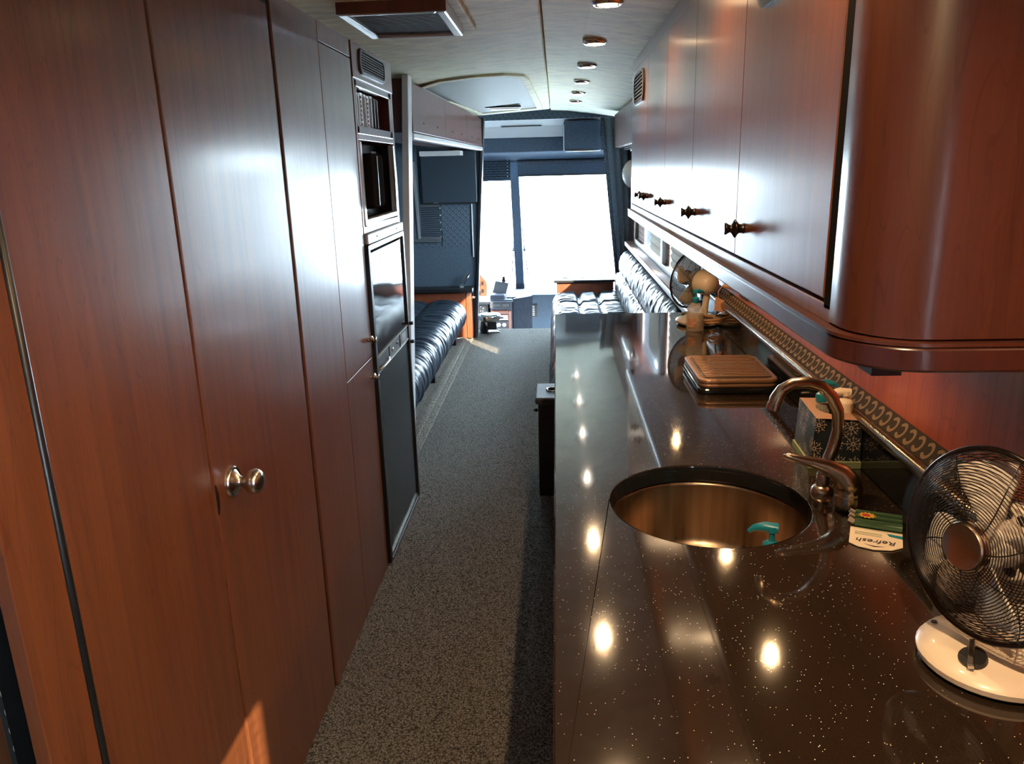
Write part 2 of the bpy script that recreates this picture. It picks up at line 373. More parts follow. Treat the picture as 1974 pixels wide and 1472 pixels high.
def copy_tree(o, parent=None):
    c = o.copy(); COL.objects.link(c)
    if parent: c.parent = parent
    for ch in [k for k in COL.objects if k.parent == o]: copy_tree(ch, c)
    return c

def text_obj(name, body, size, mw, m, parent, extrude=0.0004):
    cu = bpy.data.curves.new(name, 'FONT'); cu.body = body; cu.size = size; cu.extrude = extrude; cu.align_x = 'CENTER'; cu.align_y = 'CENTER'
    t = bpy.data.objects.new(name + '_tmp', cu); COL.objects.link(t)
    dg = bpy.context.evaluated_depsgraph_get(); me = bpy.data.meshes.new_from_object(t.evaluated_get(dg))
    bpy.data.objects.remove(t); bpy.data.curves.remove(cu)
    off = ORG[parent]
    me.transform(Matrix.Translation(-off) @ mw)
    me.materials.clear(); me.materials.append(M_[m])
    o = bpy.data.objects.new(name, me); COL.objects.link(o); o.parent = parent; ORG[o] = off
    return o

def B(*a): return MB().box(*a)
def nz(*p): return noise.noise(Vector(p))
def rrect(w, h, r, n=5):
    out = []
    for cx, cy, a0 in ((w / 2 - r, h / 2 - r, 0), (-w / 2 + r, h / 2 - r, 90), (-w / 2 + r, -h / 2 + r, 180), (w / 2 - r, -h / 2 + r, 270)):
        for i in range(n + 1):
            a = math.radians(a0 + 90 * i / n); out.append((cx + r * math.cos(a), cy + r * math.sin(a)))
    return out

# ================================================================== SETTING
struct('floor', B(-1.6, 0.95, -2.6, 7.56, -0.06, 0.0), 'carpet')
struct('floor.001', B(-1.6, 1.2, 7.56, 9.6, -0.5, -0.45), 'navy')
# slide-out floor with a rounded carpet nosing
mb = MB().prism([(-1.58, 0.0), (-0.8, 0.0), (-0.79, 0.006), (-0.795, 0.014), (-0.815, 0.018), (-1.58, 0.018)], 'y', 3.55, 7.5)
struct('trim_1', mb, 'carpet2')
struct('trim_2', MB().prism([(-0.905, 0.018), (-0.835, 0.018), (-0.84, 0.026), (-0.87, 0.03), (-0.9, 0.026)], 'y', 3.6, 7.15), 'carpet2')
# walls
struct('wall_left', B(-1.68, -1.6, -2.6, 9.5, -0.5, 2.2), 'navy')
wr = MB()
X0, X1 = 0.68, 0.74
wr.box(X0, X1, -2.6, -1.5, 0, 2.1); wr.box(X0, X1, -1.5, -0.54, 0, 0.9); wr.box(X0, X1, -1.5, -0.54, 1.59, 2.1)
wr.box(X0, X1, -0.54, 3.62, 0, 2.1)
wr.box(X0, X1, 3.62, 6.8, 0, 0.9); wr.box(X0, X1, 3.62, 6.8, 1.74, 2.1); wr.box(X0, X1, 6.8, 7.3, 0, 2.1)
struct('wall_right', wr, 'red_wood')
struct('wall_right.001', B(1.12, 1.2, 7.3, 9.5, -0.5, 2.1), 'navy')
struct('wall_right.002', B(0.74, 1.2, 7.24, 7.3, -0.5, 2.1), 'navy')
struct('wall_back', B(-1.6, 0.74, -2.66, -2.6, 0, 2.1), 'cherry_dark')
# ceilings: a lower, gently falling panel on the left, the main ceiling on the right
struct('ceiling', MB().prism([(-0.04, 2.06), (0.12, 2.052), (0.37, 2.02), (0.76, 1.96), (0.76, 2.2), (-0.04, 2.2)], 'y', -2.6, 7.82), 'ceiling')
struct('ceiling.001', MB().prism([(-0.045, 2.03), (-0.04, 2.2), (-1.6, 2.2), (-1.6, 1.95), (-0.72, 1.99)], 'y', -2.6, 7.12), 'ceiling', bevel=0.006)
struct('ceiling.002', B(-1.6, -0.04, 7.12, 7.82, 2.08, 2.2), 'ceiling')
struct('ceiling.003', B(-1.6, 1.2, 7.82, 9.0, 2.0, 2.2), 'beige_panel')
struct('trim_3', B(-0.8, 0.7, 7.78, 7.82, 1.985, 2.09), 'hs_wall')
# front wall around the windshield
fw = MB()
fw.box(-1.6, 1.2, 8.86, 8.95, 1.6, 2.0)
fw.box(-1.6, 1.2, 9.4, 9.5, -0.5, 0.1)
struct('wall_front', fw, 'navy')
struct('trim_4', MB().prism([(8.2, 2.0), (8.3, 1.95), (8.42, 1.845), (8.6, 1.845), (8.6, 2.0)], 'x', -1.5, 0.3), 'beige_panel', bevel=0.006)
struct('trim_5', B(-0.55, -0.14, 8.285, 8.3, 1.946, 1.954), 'black')
struct('trim_6', MB().prism([(8.46, 1.845), (8.5, 1.7), (8.86, 1.62), (8.86, 1.845)], 'x', -1.6, 1.1), 'navy', bevel=0.01)
# ground outside
struct('ground', B(-60, 60, -60, 80, -1.3, -1.2), 'ground')

# windshield: two raked panes and a centre post
w1 = thing('window_1', 'raked two pane windshield at the far front of the coach', 'window', (-0.1, 9.2, 0.1)); w1['kind'] = 'structure'
def rake(z): return 9.42 - (z - 0.1) * 0.3
def pane(x0, x1, z0=0.1, z1=1.62, d=0.008):
    return MB().hexa([(x0, rake(z0), z0), (x1, rake(z0), z0), (x1, rake(z0) + d, z0), (x0, rake(z0) + d, z0),
                      (x0, rake(z1), z1), (x1, rake(z1), z1), (x1, rake(z1) + d, z1), (x0, rake(z1) + d, z1)])
obj('pane', pane(-1.55, -0.5), 'glass', w1); obj('pane', pane(-0.4, 1.1), 'glass', w1)
def bar(x0, x1, z0, z1, d0, d1, xt=0.0):
    return MB().hexa([(x0, rake(z0) - d0, z0), (x1, rake(z0) - d0, z0), (x1, rake(z0) + d1, z0), (x0, rake(z0) + d1, z0),
                      (x0 + xt, rake(z1) - d0, z1), (x1 + xt, rake(z1) - d0, z1), (x1 + xt, rake(z1) + d1, z1), (x0 + xt, rake(z1) + d1, z1)])
obj('mullion', bar(-0.495, -0.395, 0.1, 1.62, 0.05, 0.02, -0.02), 'navy', w1, bevel=0.008)
obj('mullion_foot', bar(-0.5, -0.39, 0.1, 0.19, 0.056, 0.0), 'navy_grey', w1, bevel=0.006)

# right hand side window behind the sofa
w2 = thing('window_2', 'long side window behind the right hand sofa', 'window', (0.7, 5.2, 0.9)); w2['kind'] = 'structure'
fr = MB()
for a in ((3.62, 3.66), (6.75, 6.8)): fr.box(0.672, 0.72, a[0], a[1], 0.9, 1.74)
fr.box(0.672, 0.72, 3.62, 6.8, 0.9, 0.935); fr.box(0.672, 0.72, 3.62, 6.8, 1.7, 1.74)
obj('window_frame', fr, 'grey_plastic', w2, bevel=0.004)
obj('mullion', B(0.668, 0.72, 4.98, 5.06, 0.935, 1.7), 'grey_plastic', w2, bevel=0.004)
obj('pane', B(0.705, 0.711, 3.66, 4.98, 0.935, 1.7), 'glass', w2)
obj('pane', B(0.705, 0.711, 5.06, 6.75, 0.935, 1.7), 'glass', w2)
obj('patterned_trim', B(0.70, 0.704, 6.27, 6.75, 0.935, 1.7), 'hs_trim', w2)
obj('patterned_trim', B(0.70, 0.704, 4.86, 4.98, 0.935, 1.7), 'hs_trim', w2)
obj('window_sill', B(0.6, 0.69, 3.5, 6.95, 0.86, 0.9), 'sill', w2, bevel=0.01)
def pleats(y0, y1, z0, z1, n=14, x=0.688, a=0.012):
    mb = MB()
    for k in range(n):
        za = z0 + (z1 - z0) * k / n; zb = z0 + (z1 - z0) * (k + 0.5) / n; zc = z0 + (z1 - z0) * (k + 1) / n
        mb.add([(x, y0, za), (x, y1 + 0.0, za), (x, y1 + a, zb), (x, y0 - a, zb), (x, y1, zc), (x, y0, zc),
                (x + 0.003, y0, za), (x + 0.003, y1, za), (x + 0.003, y1 + a, zb), (x + 0.003, y0 - a, zb), (x + 0.003, y1, zc), (x + 0.003, y0, zc)],
               [(0, 1, 2, 3), (3, 2, 4, 5), (6, 9, 8, 7), (9, 11, 10, 8), (1, 7, 8, 2), (2, 8, 10, 4), (0, 3, 9, 6), (3, 5, 11, 9)])
        for v in range(len(mb.v) - 12, len(mb.v)):
            p = mb.v[v]
            if abs(p[2] - zb) < 1e-6: mb.v[v] = (p[0] - 0.012, p[1], p[2])
    return mb
tag(obj('pleated_shade', pleats(3.68, 4.68, 0.95, 1.6), 'shade'), 'cream pleated window shade behind the far fan', 'shade')
tag(obj('pleated_shade', pleats(5.1, 5.7, 0.95, 1.6), 'shade'), 'cream pleated window shade beyond the window post, behind the sofa', 'shade')
# rear side window (behind the viewer), lets the low sun in
w3 = thing('window_3', 'small side window in the right wall behind the viewer', 'window', (0.7, -0.6, 0.95)); w3['kind'] = 'structure'
fr = MB()
for a in ((-1.5, -1.47), (-0.57, -0.54)): fr.box(0.672, 0.72, a[0], a[1], 0.9, 1.59)
fr.box(0.672, 0.72, -1.5, -0.54, 0.9, 0.93); fr.box(0.672, 0.72, -1.5, -0.54, 1.57, 1.59)
obj('window_frame', fr, 'grey_plastic', w3, bevel=0.004)
obj('pane', B(0.705, 0.711, -1.47, -0.57, 0.93, 1.57), 'glass', w3)
t = thing('window_blind', 'slatted blind on the small window behind the viewer', 'blind', (0.66, -1.0, 0.93))
obj('head_rail', B(0.645, 0.67, -1.47, -0.57, 1.565, 1.585), 'white', t)
for k in range(18):
    z = 0.95 + k * 0.032
    obj('slat', B(0.648, 0.666, -1.47, -0.57, z, z + 0.0015), 'white', t)

# ================================================================== CEILING FIXTURES
t = thing('roof_vent', 'slatted rectangular roof vent in the low ceiling above the left doors', 'vent', (-0.44, 2.45, 1.96))
CZ = 2.012
obj('base_plate', MB().prism([(p[0] - 0.44, p[1] + 2.36) for p in rrect(0.36, 0.96, 0.05)], 'z', CZ - 0.014, CZ + 0.02), 'ceiling', t, bevel=0.006)
fr = MB(); x0, x1, y0, y1, za, zb = -0.59, -0.29, 2.26, 2.67, 1.965, 2.0
fr.box(x0, x0 + 0.028, y0, y1, za, zb); fr.box(x1 - 0.028, x1, y0, y1, za, zb)
fr.box(x0 + 0.028, x1 - 0.028, y0, y0 + 0.022, za, zb); fr.box(x0 + 0.028, x1 - 0.028, y1 - 0.016, y1, za, zb)
obj('frame', fr, 'silver', t, bevel=0.006)
obj('frame_edge', B(x0, x1, y0 - 0.004, y0, za + 0.002, zb), 'cherry_dark', t, bevel=0.001)
obj('screen_panel', B(x0 + 0.026, x1 - 0.026, y0 + 0.02, y1 - 0.014, 1.98, 1.99), 'screen', t)
for k in range(20):
    ya = y0 + 0.022 + k * 0.0185
    obj('slat', B(x0 + 0.028, x1 - 0.028, ya, ya + 0.013, 1.975, 1.98), 'screen', t)

t = thing('ceiling_panel', 'large smooth grey recessed ceiling panel with an arched near edge', 'ceiling panel', (-0.42, 5.5, 2.0))
out = [(-0.79, 4.62), (-0.74, 4.42), (-0.6, 4.22), (-0.42, 4.16), (-0.26, 4.2), (-0.16, 4.34), (-0.14, 4.55), (-0.1, 6.9), (-0.62, 6.95)]
inn = [(-0.755, 4.66), (-0.71, 4.47), (-0.58, 4.28), (-0.42, 4.22), (-0.28, 4.26), (-0.2, 4.38), (-0.18, 4.57), (-0.15, 6.72), (-0.6, 6.78)]
def plane_z(x): return 2.03 + (x + 0.045) * 0.04 / 0.675
mb = MB(); n = len(out)
vs = [(p[0], p[1], plane_z(p[0]) + 0.012) for p in out] + [(p[0], p[1], plane_z(p[0]) - 0.012) for p in out] + [(p[0], p[1], plane_z(p[0]) - 0.012) for p in inn] + [(p[0], p[1], plane_z(p[0]) + 0.01) for p in inn]
mb.add(vs, [(r * n + i, r * n + (i + 1) % n, (r + 1) * n + (i + 1) % n, (r + 1) * n + i) for r in range(3) for i in range(n)])
obj('rim', mb, 'ceiling', t, bevel=0.003)
mb = MB(); vs = [(p[0], p[1], plane_z(p[0]) - 0.004) for p in inn]; cx, cy = -0.42, 5.5
rings = [vs]
for s_, dz in ((0.85, 0.0), (0.6, 0.0), (0.3, 0.0)):
    rings.append([(cx + (p[0] - cx) * s_, cy + (p[1] - cy) * s_, plane_z(cx + (p[0] - cx) * s_) - 0.004 + dz) for p in vs])
allv = [p for r_ in rings for p in r_] + [(cx, cy, plane_z(cx) - 0.004)]
fs = [(r_ * n + i, r_ * n + (i + 1) % n, (r_ + 1) * n + (i + 1) % n, (r_ + 1) * n + i) for r_ in range(3) for i in range(n)] + [(3 * n + i, 3 * n + (i + 1) % n, 4 * n) for i in range(n)]
mb.add(allv, fs)
obj('panel', mb, 'ceil_grey', t, smooth=True)
obj('slot', B(-0.53, -0.26, 6.2, 6.25, 1.99, 2.003), 'black', t)
obj('slot_tray', B(-0.5, -0.27, 6.27, 6.42, 1.985, 1.995), 'silver', t, bevel=0.003)

# recessed ceiling spots: a row along the aisle
LY = [0.27, 1.05, 1.84, 2.62, 3.42, 4.2, 4.98, 5.74, 6.5]
SPL = {2: 'warm lit ceiling spotlight nearest to the viewer behind the frame top', 3: 'lit chrome rimmed ceiling spotlight nearest the viewer at the top of the picture',
       4: 'lit ceiling spotlight, second of the visible row over the counter', 5: 'pale ceiling spotlight, third of the visible row',
       6: 'pale ceiling spotlight, fourth of the visible row', 7: 'pale ceiling spotlight, fifth of the visible row',
       8: 'pale ceiling spotlight, farthest of the visible row'}
def spot(i, y):
    t = thing('ceiling_spotlight', SPL.get(i, 'warm lit ceiling spotlight ' + ('directly above the viewer' if i else 'behind the viewer')), 'spotlight', (0.165, y, 2.03), 'spotlights in a row along the ceiling')
    z = 2.047
    obj('rim', MB().lathe([(0.033, -0.004), (0.036, -0.016), (0.042, -0.018), (0.05, -0.01), (0.052, 0.004)], (0.165, y, z), n=28), 'chrome', t, smooth=True)
    lit = i < 5
    obj('lens', MB().lathe([(0.0, -0.021), (0.02, -0.0205), (0.032, -0.017), (0.034, -0.004)], (0.165, y, z), n=24), 'lamp_on' if lit else 'lamp_cool', t, smooth=True)
    if lit: obj('bulb', MB().lathe([(0.0, -0.0235), (0.008, -0.023), (0.01, -0.021), (0.0, -0.02)], (0.165, y, z), n=14), 'bulb', t, smooth=True)
    return lit
def puck_light(name, loc, power, size, spread=160, col=(1.0, 0.62, 0.3)):
    l = bpy.data.lights.new(name, 'SPOT'); l.energy = power; l.color = col; l.spot_size = math.radians(spread); l.spot_blend = 0.8; l.shadow_soft_size = size
    o = bpy.data.objects.new(name, l); COL.objects.link(o); o.location = loc
    return o
for i, y in enumerate(LY):
    lit = spot(i, y)
    puck_light('spot_lamp', (0.165, y, 2.015), {0: 70.0, 1: 14.0, 2: 12.0}.get(i, 12.0) if lit else 2.0, 0.012, col=(1.0, 0.66, 0.36) if lit else (1.0, 0.85, 0.66))

# ================================================================== LEFT RUN OF TALL CHERRY PANELS (face at x = -0.70)
FX = -0.70
t = thing('tall_cabinet', 'tall cherry cabinet front at the left edge with a black rubber seam', 'cabinet', (-0.73, 1.13, 0))
obj('stile', B(-0.722, FX, 0.845, 0.945, 0, 1.995), 'cherry', t, bevel=0.002)
obj('seam', MB().tube([(FX - 0.002, 0.952, 0.0), (FX - 0.002, 0.952, 1.99)], 0.007, 8), 'seam', t, smooth=True)
obj('panel', B(-0.74, FX, 0.96, 1.412, 0, 1.995), 'cherry', t, bevel=0.002)
obj('carcass', B(-0.80, -0.742, 1.03, 1.42, 0, 1.99), 'brown_seam', t)

t = thing('door_1', 'cherry door with a round nickel knob left of the aisle', 'door', (-0.72, 1.73, 0)); t['kind'] = 'structure'
obj('leaf', B(-0.74, FX + 0.001, 1.422, 2.022, 0.012, 1.955), 'cherry', t, bevel=0.002)
obj('seam', MB().box(-0.745, FX - 0.006, 2.022, 2.05, 0, 1.97).box(-0.745, FX - 0.006, 1.412, 2.03, 1.955, 1.972), 'seam', t)
kn = obj('knob', MB().lathe([(0.0, 0.0), (0.011, 0.002), (0.0105, 0.018), (0.014, 0.024), (0.025, 0.034), (0.0275, 0.044), (0.026, 0.053), (0.019, 0.06), (0.008, 0.063), (0, 0.063)], (FX + 0.006, 1.503, 0.925), (1, 0, 0), 32), 'nickel', t, smooth=True)
obj('rosette', MB().lathe([(0.034, 0.0), (0.034, 0.004), (0.031, 0.008), (0.026, 0.007), (0.022, 0.01), (0.013, 0.018), (0.011, 0.022), (0, 0.022)], (FX, 1.503, 0.925), (1, 0, 0), 32), 'nickel', kn, smooth='auto')
obj('latch_plate', MB().prism([(1.4225 + 0.011 * math.sin(i * PI / 10), 0.918 - 0.033 * math.cos(i * PI / 10)) for i in range(11)], 'x', FX - 0.002, FX + 0.0022), 'nickel', t)

t = thing('tall_cabinet', 'tall plain cherry filler panel beside the door with the knob', 'cabinet', (-0.73, 2.25, 0))
obj('panel', B(-0.74, FX, 2.052, 2.44, 0.0, 1.995), 'cherry', t, bevel=0.0015)
obj('carcass', B(-0.80, -0.742, 2.0, 2.46, 0, 1.99), 'brown_seam', t)

t = thing('pantry_cabinet', 'tall cherry pantry cabinet with two small knobs beside the refrigerator', 'cabinet', (-0.73, 2.63, 0))
obj('carcass', B(-0.80, -0.742, 2.46, 2.82, 0, 1.99), 'brown_seam', t)
d1 = obj('door', B(-0.74, FX, 2.444, 2.815, 0.884, 1.93), 'cherry', t, bevel=0.0015)
d2 = obj('door', B(-0.74, FX, 2.444, 2.815, 0.0, 0.88), 'cherry', t, bevel=0.0015)
obj('top_panel', B(-0.74, FX, 2.444, 2.815, 1.934, 1.995), 'cherry', t, bevel=0.0015)
def small_knob(d, c, ax, m, s=1.0):
    pr = [(0.0105, 0), (0.0095, 0.003), (0.0085, 0.008), (0.011, 0.012), (0.0165, 0.0155), (0.0185, 0.0175), (0.0165, 0.0195), (0.011, 0.0225), (0.0075, 0.026), (0.0085, 0.03), (0.0115, 0.034), (0.012, 0.036), (0.011, 0.0375), (0, 0.038)]
    return obj('knob', MB().lathe([(a * s, b * s) for a, b in pr], c, ax, 20), m, d, smooth=True)
small_knob(d1, (FX, 2.765, 0.955), (1, 0, 0), 'nickel', 0.85); small_knob(d2, (FX, 2.765, 0.812), (1, 0, 0), 'nickel', 0.85)

def oval_vent(parent, cy, cz, w, h, x, sgn, nslat):
    """framed louvre lying in a plane x = const, facing sgn*x"""
    o_ = [(p[0] + cy, p[1] + cz) for p in rrect(w, h, min(w, h) * 0.45)]; i_ = [(p[0] + cy, p[1] + cz) for p in rrect(w - 0.03, h - 0.022, min(w, h) * 0.34)]
    n_ = len(o_); mb = MB()
    lay = [(o_, 0.0), (o_, 0.007), (i_, 0.009), (i_, 0.001)]
    mb.add([(x + sgn * d_, p[0], p[1]) for pl, d_ in lay for p in pl], [(r * n_ + i, r * n_ + (i + 1) % n_, (r + 1) * n_ + (i + 1) % n_, (r + 1) * n_ + i) for r in range(3) for i in range(n_)])
    v_ = obj('vent', mb, 'grey_plastic', parent, smooth='auto')
    obj('vent_back', MB().prism(i_, 'x', x + sgn * 0.0005, x + sgn * 0.0015), 'matte_black', v_)
    hh = h - 0.026
    for k in range(nslat):
        z = cz - hh / 2 + hh * (k + 0.5) / nslat; q = hh / nslat * 0.2
        obj('slat', B(min(x + sgn * 0.0015, x + sgn * 0.006), max(x + sgn * 0.0015, x + sgn * 0.006), cy - w / 2 + 0.015, cy + w / 2 - 0.015, z - q, z + q), 'grey_plastic', v_)
    return v_

# appliance tower
t = thing('appliance_cabinet', 'cherry appliance tower holding vent, cubby, microwave and refrigerator', 'cabinet', (-0.8, 3.17, 0))
AY0, AY1 = 2.828, 3.5
ap = MB()
ap.box(-1.35, FX, AY0, AY0 + 0.022, 1.335, 1.995); ap.box(-1.35, FX, AY1 - 0.03, AY1, 0, 1.995)
ap.box(-0.73, FX, AY0 + 0.022, AY1 - 0.03, 1.665, 1.685); ap.box(-0.73, FX, AY0 + 0.022, AY1 - 0.03, 1.335, 1.36)
ap.box(-1.35, -1.33, AY0 + 0.022, AY1 - 0.03, 0, 1.995)
obj('body', ap, 'cherry', t, bevel=0.002)
obj('vent_panel', B(-0.74, FX + 0.003, AY0, AY1, 1.872, 1.998), 'cherry', t, bevel=0.002)
oval_vent(t, 3.13, 1.937, 0.42, 0.088, FX + 0.003, 1, 7)
cub = MB(); a_, b_ = AY0 + 0.022, AY1 - 0.03
cub.box(-1.0, FX, a_, a_ + 0.03, 1.687, 1.87); cub.box(-1.0, FX, b_ - 0.05, b_, 1.687, 1.87); cub.box(-1.0, FX, a_, b_, 1.685, 1.715); cub.box(-1.0, FX, a_, b_, 1.845, 1.872); cub.box(-1.0, -0.98, a_, b_, 1.687, 1.87)
obj('cubby', cub, 'cherry_dark', t, bevel=0.003)
obj('lower_rail', B(-0.74, FX + 0.012, AY0 + 0.01, AY1 + 0.004, 1.295, 1.333), 'silver', t, bevel=0.004)
obj('rail_bolt', MB().lathe([(0.004, 0), (0.004, 0.003), (0, 0.003)], (FX + 0.012, 2.98, 1.315), (1, 0, 0), 10), 'pewter', t)
obj('rail_bolt', MB().lathe([(0.004, 0), (0.004, 0.003), (0, 0.003)], (FX + 0.012, 3.36, 1.315), (1, 0, 0), 10), 'pewter', t)
# row of slim upright cases in the cubby
names = [('brown', 'cherry_dark'), ('silver ribbed', 'silver'), ('brown', 'cherry'), ('silver ribbed', 'silver'), ('brown', 'cherry'), ('silver ribbed', 'silver'), ('brown', 'cherry'), ('black', 'black_gloss'), ('black', 'black_gloss')]
ords = ['first', 'second', 'third', 'fourth', 'fifth', 'sixth', 'seventh', 'eighth', 'last']
for k, (cn, cm) in enumerate(names):
    y = 2.885 + k * 0.052
    t2 = thing('slim_case', f'slim upright {cn} case in the wall cubby, {ords[k]} from the left', 'case', (-0.78, y, 1.716), 'slim cases standing in the cubby')
    obj('case_body', B(-0.86, -0.725, y - 0.022, y + 0.022, 1.716, 1.84 - 0.002 * (k % 3)), cm, t2, bevel=0.003)
    if 'silver' in cn:
        for j in range(7): obj('rib', B(-0.726, -0.721, y - 0.016, y - 0.002, 1.722 + j * 0.016, 1.731 + j * 0.016), 'white', t2)
    else:
        obj('spine_strip', B(-0.726, -0.7225, y - 0.006, y + 0.006, 1.724, 1.83), 'silver' if k < 7 else 'grey_plastic', t2)

# microwave
t = thing('microwave', 'black built-in microwave with a bulging vertical door handle', 'microwave', (-0.9, 3.16, 1.362))
obj('case', B(-1.25, -0.802, AY0 + 0.024, AY1 - 0.034, 1.362, 1.662), 'black', t, bevel=0.004)
obj('frame', MB().box(-0.722, FX + 0.004, AY0 + 0.024, AY0 + 0.05, 1.362, 1.66).box(-0.722, FX + 0.004, AY1 - 0.058, AY1 - 0.034, 1.362, 1.66).box(-0.722, FX + 0.004, AY0 + 0.05, AY1 - 0.058, 1.362, 1.385), 'silver', t, bevel=0.004)
d_ = obj('door', B(-0.80, -0.77, AY0 + 0.026, AY1 - 0.036, 1.366, 1.66), 'oven_black', t, bevel=0.003)
obj('surround', MB().box(-0.77, -0.722, AY0 + 0.026, AY0 + 0.034, 1.366, 1.66).box(-0.77, -0.722, AY1 - 0.044, AY1 - 0.036, 1.366, 1.66).box(-0.77, -0.722, AY0 + 0.034, AY1 - 0.044, 1.366, 1.372), 'matte_black', t)
obj('handle', MB().prism([(p[0] + 3.0, p[1] + 1.52) for p in rrect(0.21, 0.2, 0.03)], 'x', -0.77, FX + 0.03), 'matte_black', d_, bevel=0.014, seg=4)
obj('handle_edge_glint', MB().tube([(FX + 0.018, 3.1, 1.43), (FX + 0.018, 3.107, 1.45), (FX + 0.018, 3.107, 1.59), (FX + 0.018, 3.1, 1.61)], 0.0025, 6), 'chrome', d_)  # thin bright line added as the reflection along the handle edge
obj('handle_ridge', B(FX + 0.028, FX + 0.032, 2.985, 2.99, 1.43, 1.61), 'grey_plastic', d_)
obj('display', B(-0.77, -0.767, 3.33, 3.42, 1.6, 1.635), 'grey_plastic', d_)

# refrigerator
t = thing('refrigerator', 'glossy black two door refrigerator built into the left run', 'refrigerator', (-0.95, 3.17, 0))
obj('case', B(-1.3, -0.74, AY0 + 0.004, AY1 - 0.034, 0.0, 1.29), 'black', t)
tr = MB()
for (a, b) in ((AY0, AY0 + 0.03), (AY1 - 0.012, AY1 + 0.014)): tr.box(-0.74, FX + 0.012, a, b, 0.0, 1.292)
tr.box(-0.74, FX + 0.012, AY0 + 0.03, AY1 - 0.012, 1.272, 1.292); tr.box(-0.74, FX + 0.012, AY0 + 0.03, AY1 - 0.012, 0.0, 0.012)
obj('trim_frame', tr, 'black', t, bevel=0.002)
fd = obj('freezer_door', B(-0.74, FX + 0.004, AY0 + 0.034, AY1 - 0.016, 0.872, 1.262), 'fridge', t, bevel=0.003)
ld = obj('door', B(-0.74, FX + 0.004, AY0 + 0.034, AY1 - 0.016, 0.02, 0.795), 'fridge_low', t, bevel=0.003)
obj('kick_strip', B(FX + 0.004, FX + 0.01, AY0 + 0.04, AY1 - 0.02, 0.02, 0.032), 'chrome', ld)
cs = obj('control_strip', MB().box(-0.74, FX + 0.006, AY0 + 0.034, AY1 - 0.016, 0.8, 0.867), 'grey_plastic', t, bevel=0.002)
obj('strip_edge', MB().box(FX + 0.006, FX + 0.01, AY0 + 0.036, AY1 - 0.018, 0.8, 0.804).box(FX + 0.006, FX + 0.01, AY0 + 0.036, AY1 - 0.018, 0.863, 0.867), 'silver', cs)
obj('handle_recess', B(FX + 0.005, FX + 0.0065, AY0 + 0.06, AY0 + 0.21, 0.815, 0.848), 'black', cs)
obj('handle_lip', MB().tube([(FX + 0.01, AY0 + 0.06, 0.81), (FX + 0.016, AY0 + 0.1, 0.812), (FX + 0.016, AY0 + 0.19, 0.812), (FX + 0.01, AY0 + 0.22, 0.82)], 0.005), 'silver', cs, smooth=True)
obj('divider', MB().box(FX + 0.006, FX + 0.009, AY0 + 0.245, AY0 + 0.25, 0.802, 0.866).box(FX + 0.006, FX + 0.009, AY0 + 0.47, AY0 + 0.475, 0.802, 0.866), 'black', cs)
obj('button', B(FX + 0.006, FX + 0.011, AY0 + 0.3, AY0 + 0.325, 0.825, 0.838), 'silver', cs, bevel=0.002)
obj('button', B(FX + 0.006, FX + 0.011, AY0 + 0.4, AY0 + 0.42, 0.832, 0.842), 'black', cs, bevel=0.002)
obj('badge', B(FX + 0.006, FX + 0.008, AY0 + 0.51, AY0 + 0.6, 0.815, 0.85), 'silver', cs)
obj('hinge', B(FX + 0.0, FX + 0.03, AY1 + 0.0, AY1 + 0.02, 0.862, 0.876), 'black', fd, bevel=0.002)
obj('hinge', B(FX + 0.0, FX + 0.03, AY1 + 0.0, AY1 + 0.02, 0.775, 0.789), 'black', ld, bevel=0.002)

# slanting post and dark return at the mouth of the slide-out
struct('trim_7', MB().hexa([(-0.835, 3.86, 0), (-0.785, 3.86, 0), (-0.785, 3.96, 0), (-0.835, 3.96, 0), (-0.72, 3.86, 1.99), (-0.69, 3.86, 1.99), (-0.69, 3.96, 1.99), (-0.72, 3.96, 1.99)]), 'white', bevel=0.004)
struct('trim_8', B(-1.6, -0.74, 3.52, 3.58, 0.02, 1.985), 'navy')

# recess at the extreme left edge: black board painted as the gap's shade, horseshoe wallpaper, a sliver of red wood
struct('wall_left.001', B(-0.905, -0.845, 1.0, 1.02, 0, 1.98), 'hs_near')
struct('wall_left.002', B(-0.85, -0.722, 0.96, 0.99, 0, 1.98), 'matte_black')
tag(obj('side_cabinet', B(-1.2, -0.893, 0.975, 0.999, 0, 1.2), 'cherry', None, bevel=0.001), 'cherry panel sliver at the lower left corner, left of the horseshoe wallpaper', 'panel')

# ================================================================== LEFT SLIDE-OUT: sofa, partition, overhead cabinet
def cushion_wr(y, s_, f=34.0, a=0.006):
    return a * (nz(y * f, s_ * 3.0, 1.7) + 0.6 * nz(y * f * 2.1, s_ * 5.0, 4.2))
t = thing('sofa', 'black leather bench sofa on the left with a gathered rounded front', 'sofa', (-1.15, 5.45, 0.018))
prof = [(-0.95, 0.16), (-0.88, 0.17), (-0.835, 0.21), (-0.815, 0.27), (-0.82, 0.33), (-0.845, 0.38), (-0.9, 0.415), (-0.98, 0.425), (-1.06, 0.425), (-1.12, 0.41), (-1.15, 0.395), (-1.18, 0.41), (-1.25, 0.425), (-1.36, 0.425), (-1.48, 0.42), (-1.52, 0.38), (-1.52, 0.17)]
def prof_at(pr, s_):
    k = s_ * (len(pr) - 1); i = min(int(k), len(pr) - 2); f = k - i
    g = [pr[max(i - 1, 0)], pr[i], pr[i + 1], pr[min(i + 2, len(pr) - 1)]]
    return tuple(0.5 * (2 * g[1][c] + (g[2][c] - g[0][c]) * f + (2 * g[0][c] - 5 * g[1][c] + 4 * g[2][c] - g[3][c]) * f * f + (3 * g[1][c] - g[0][c] - 3 * g[2][c] + g[3][c]) * f ** 3) for c in (0, 1))
LS0, LS1 = 4.02, 6.85
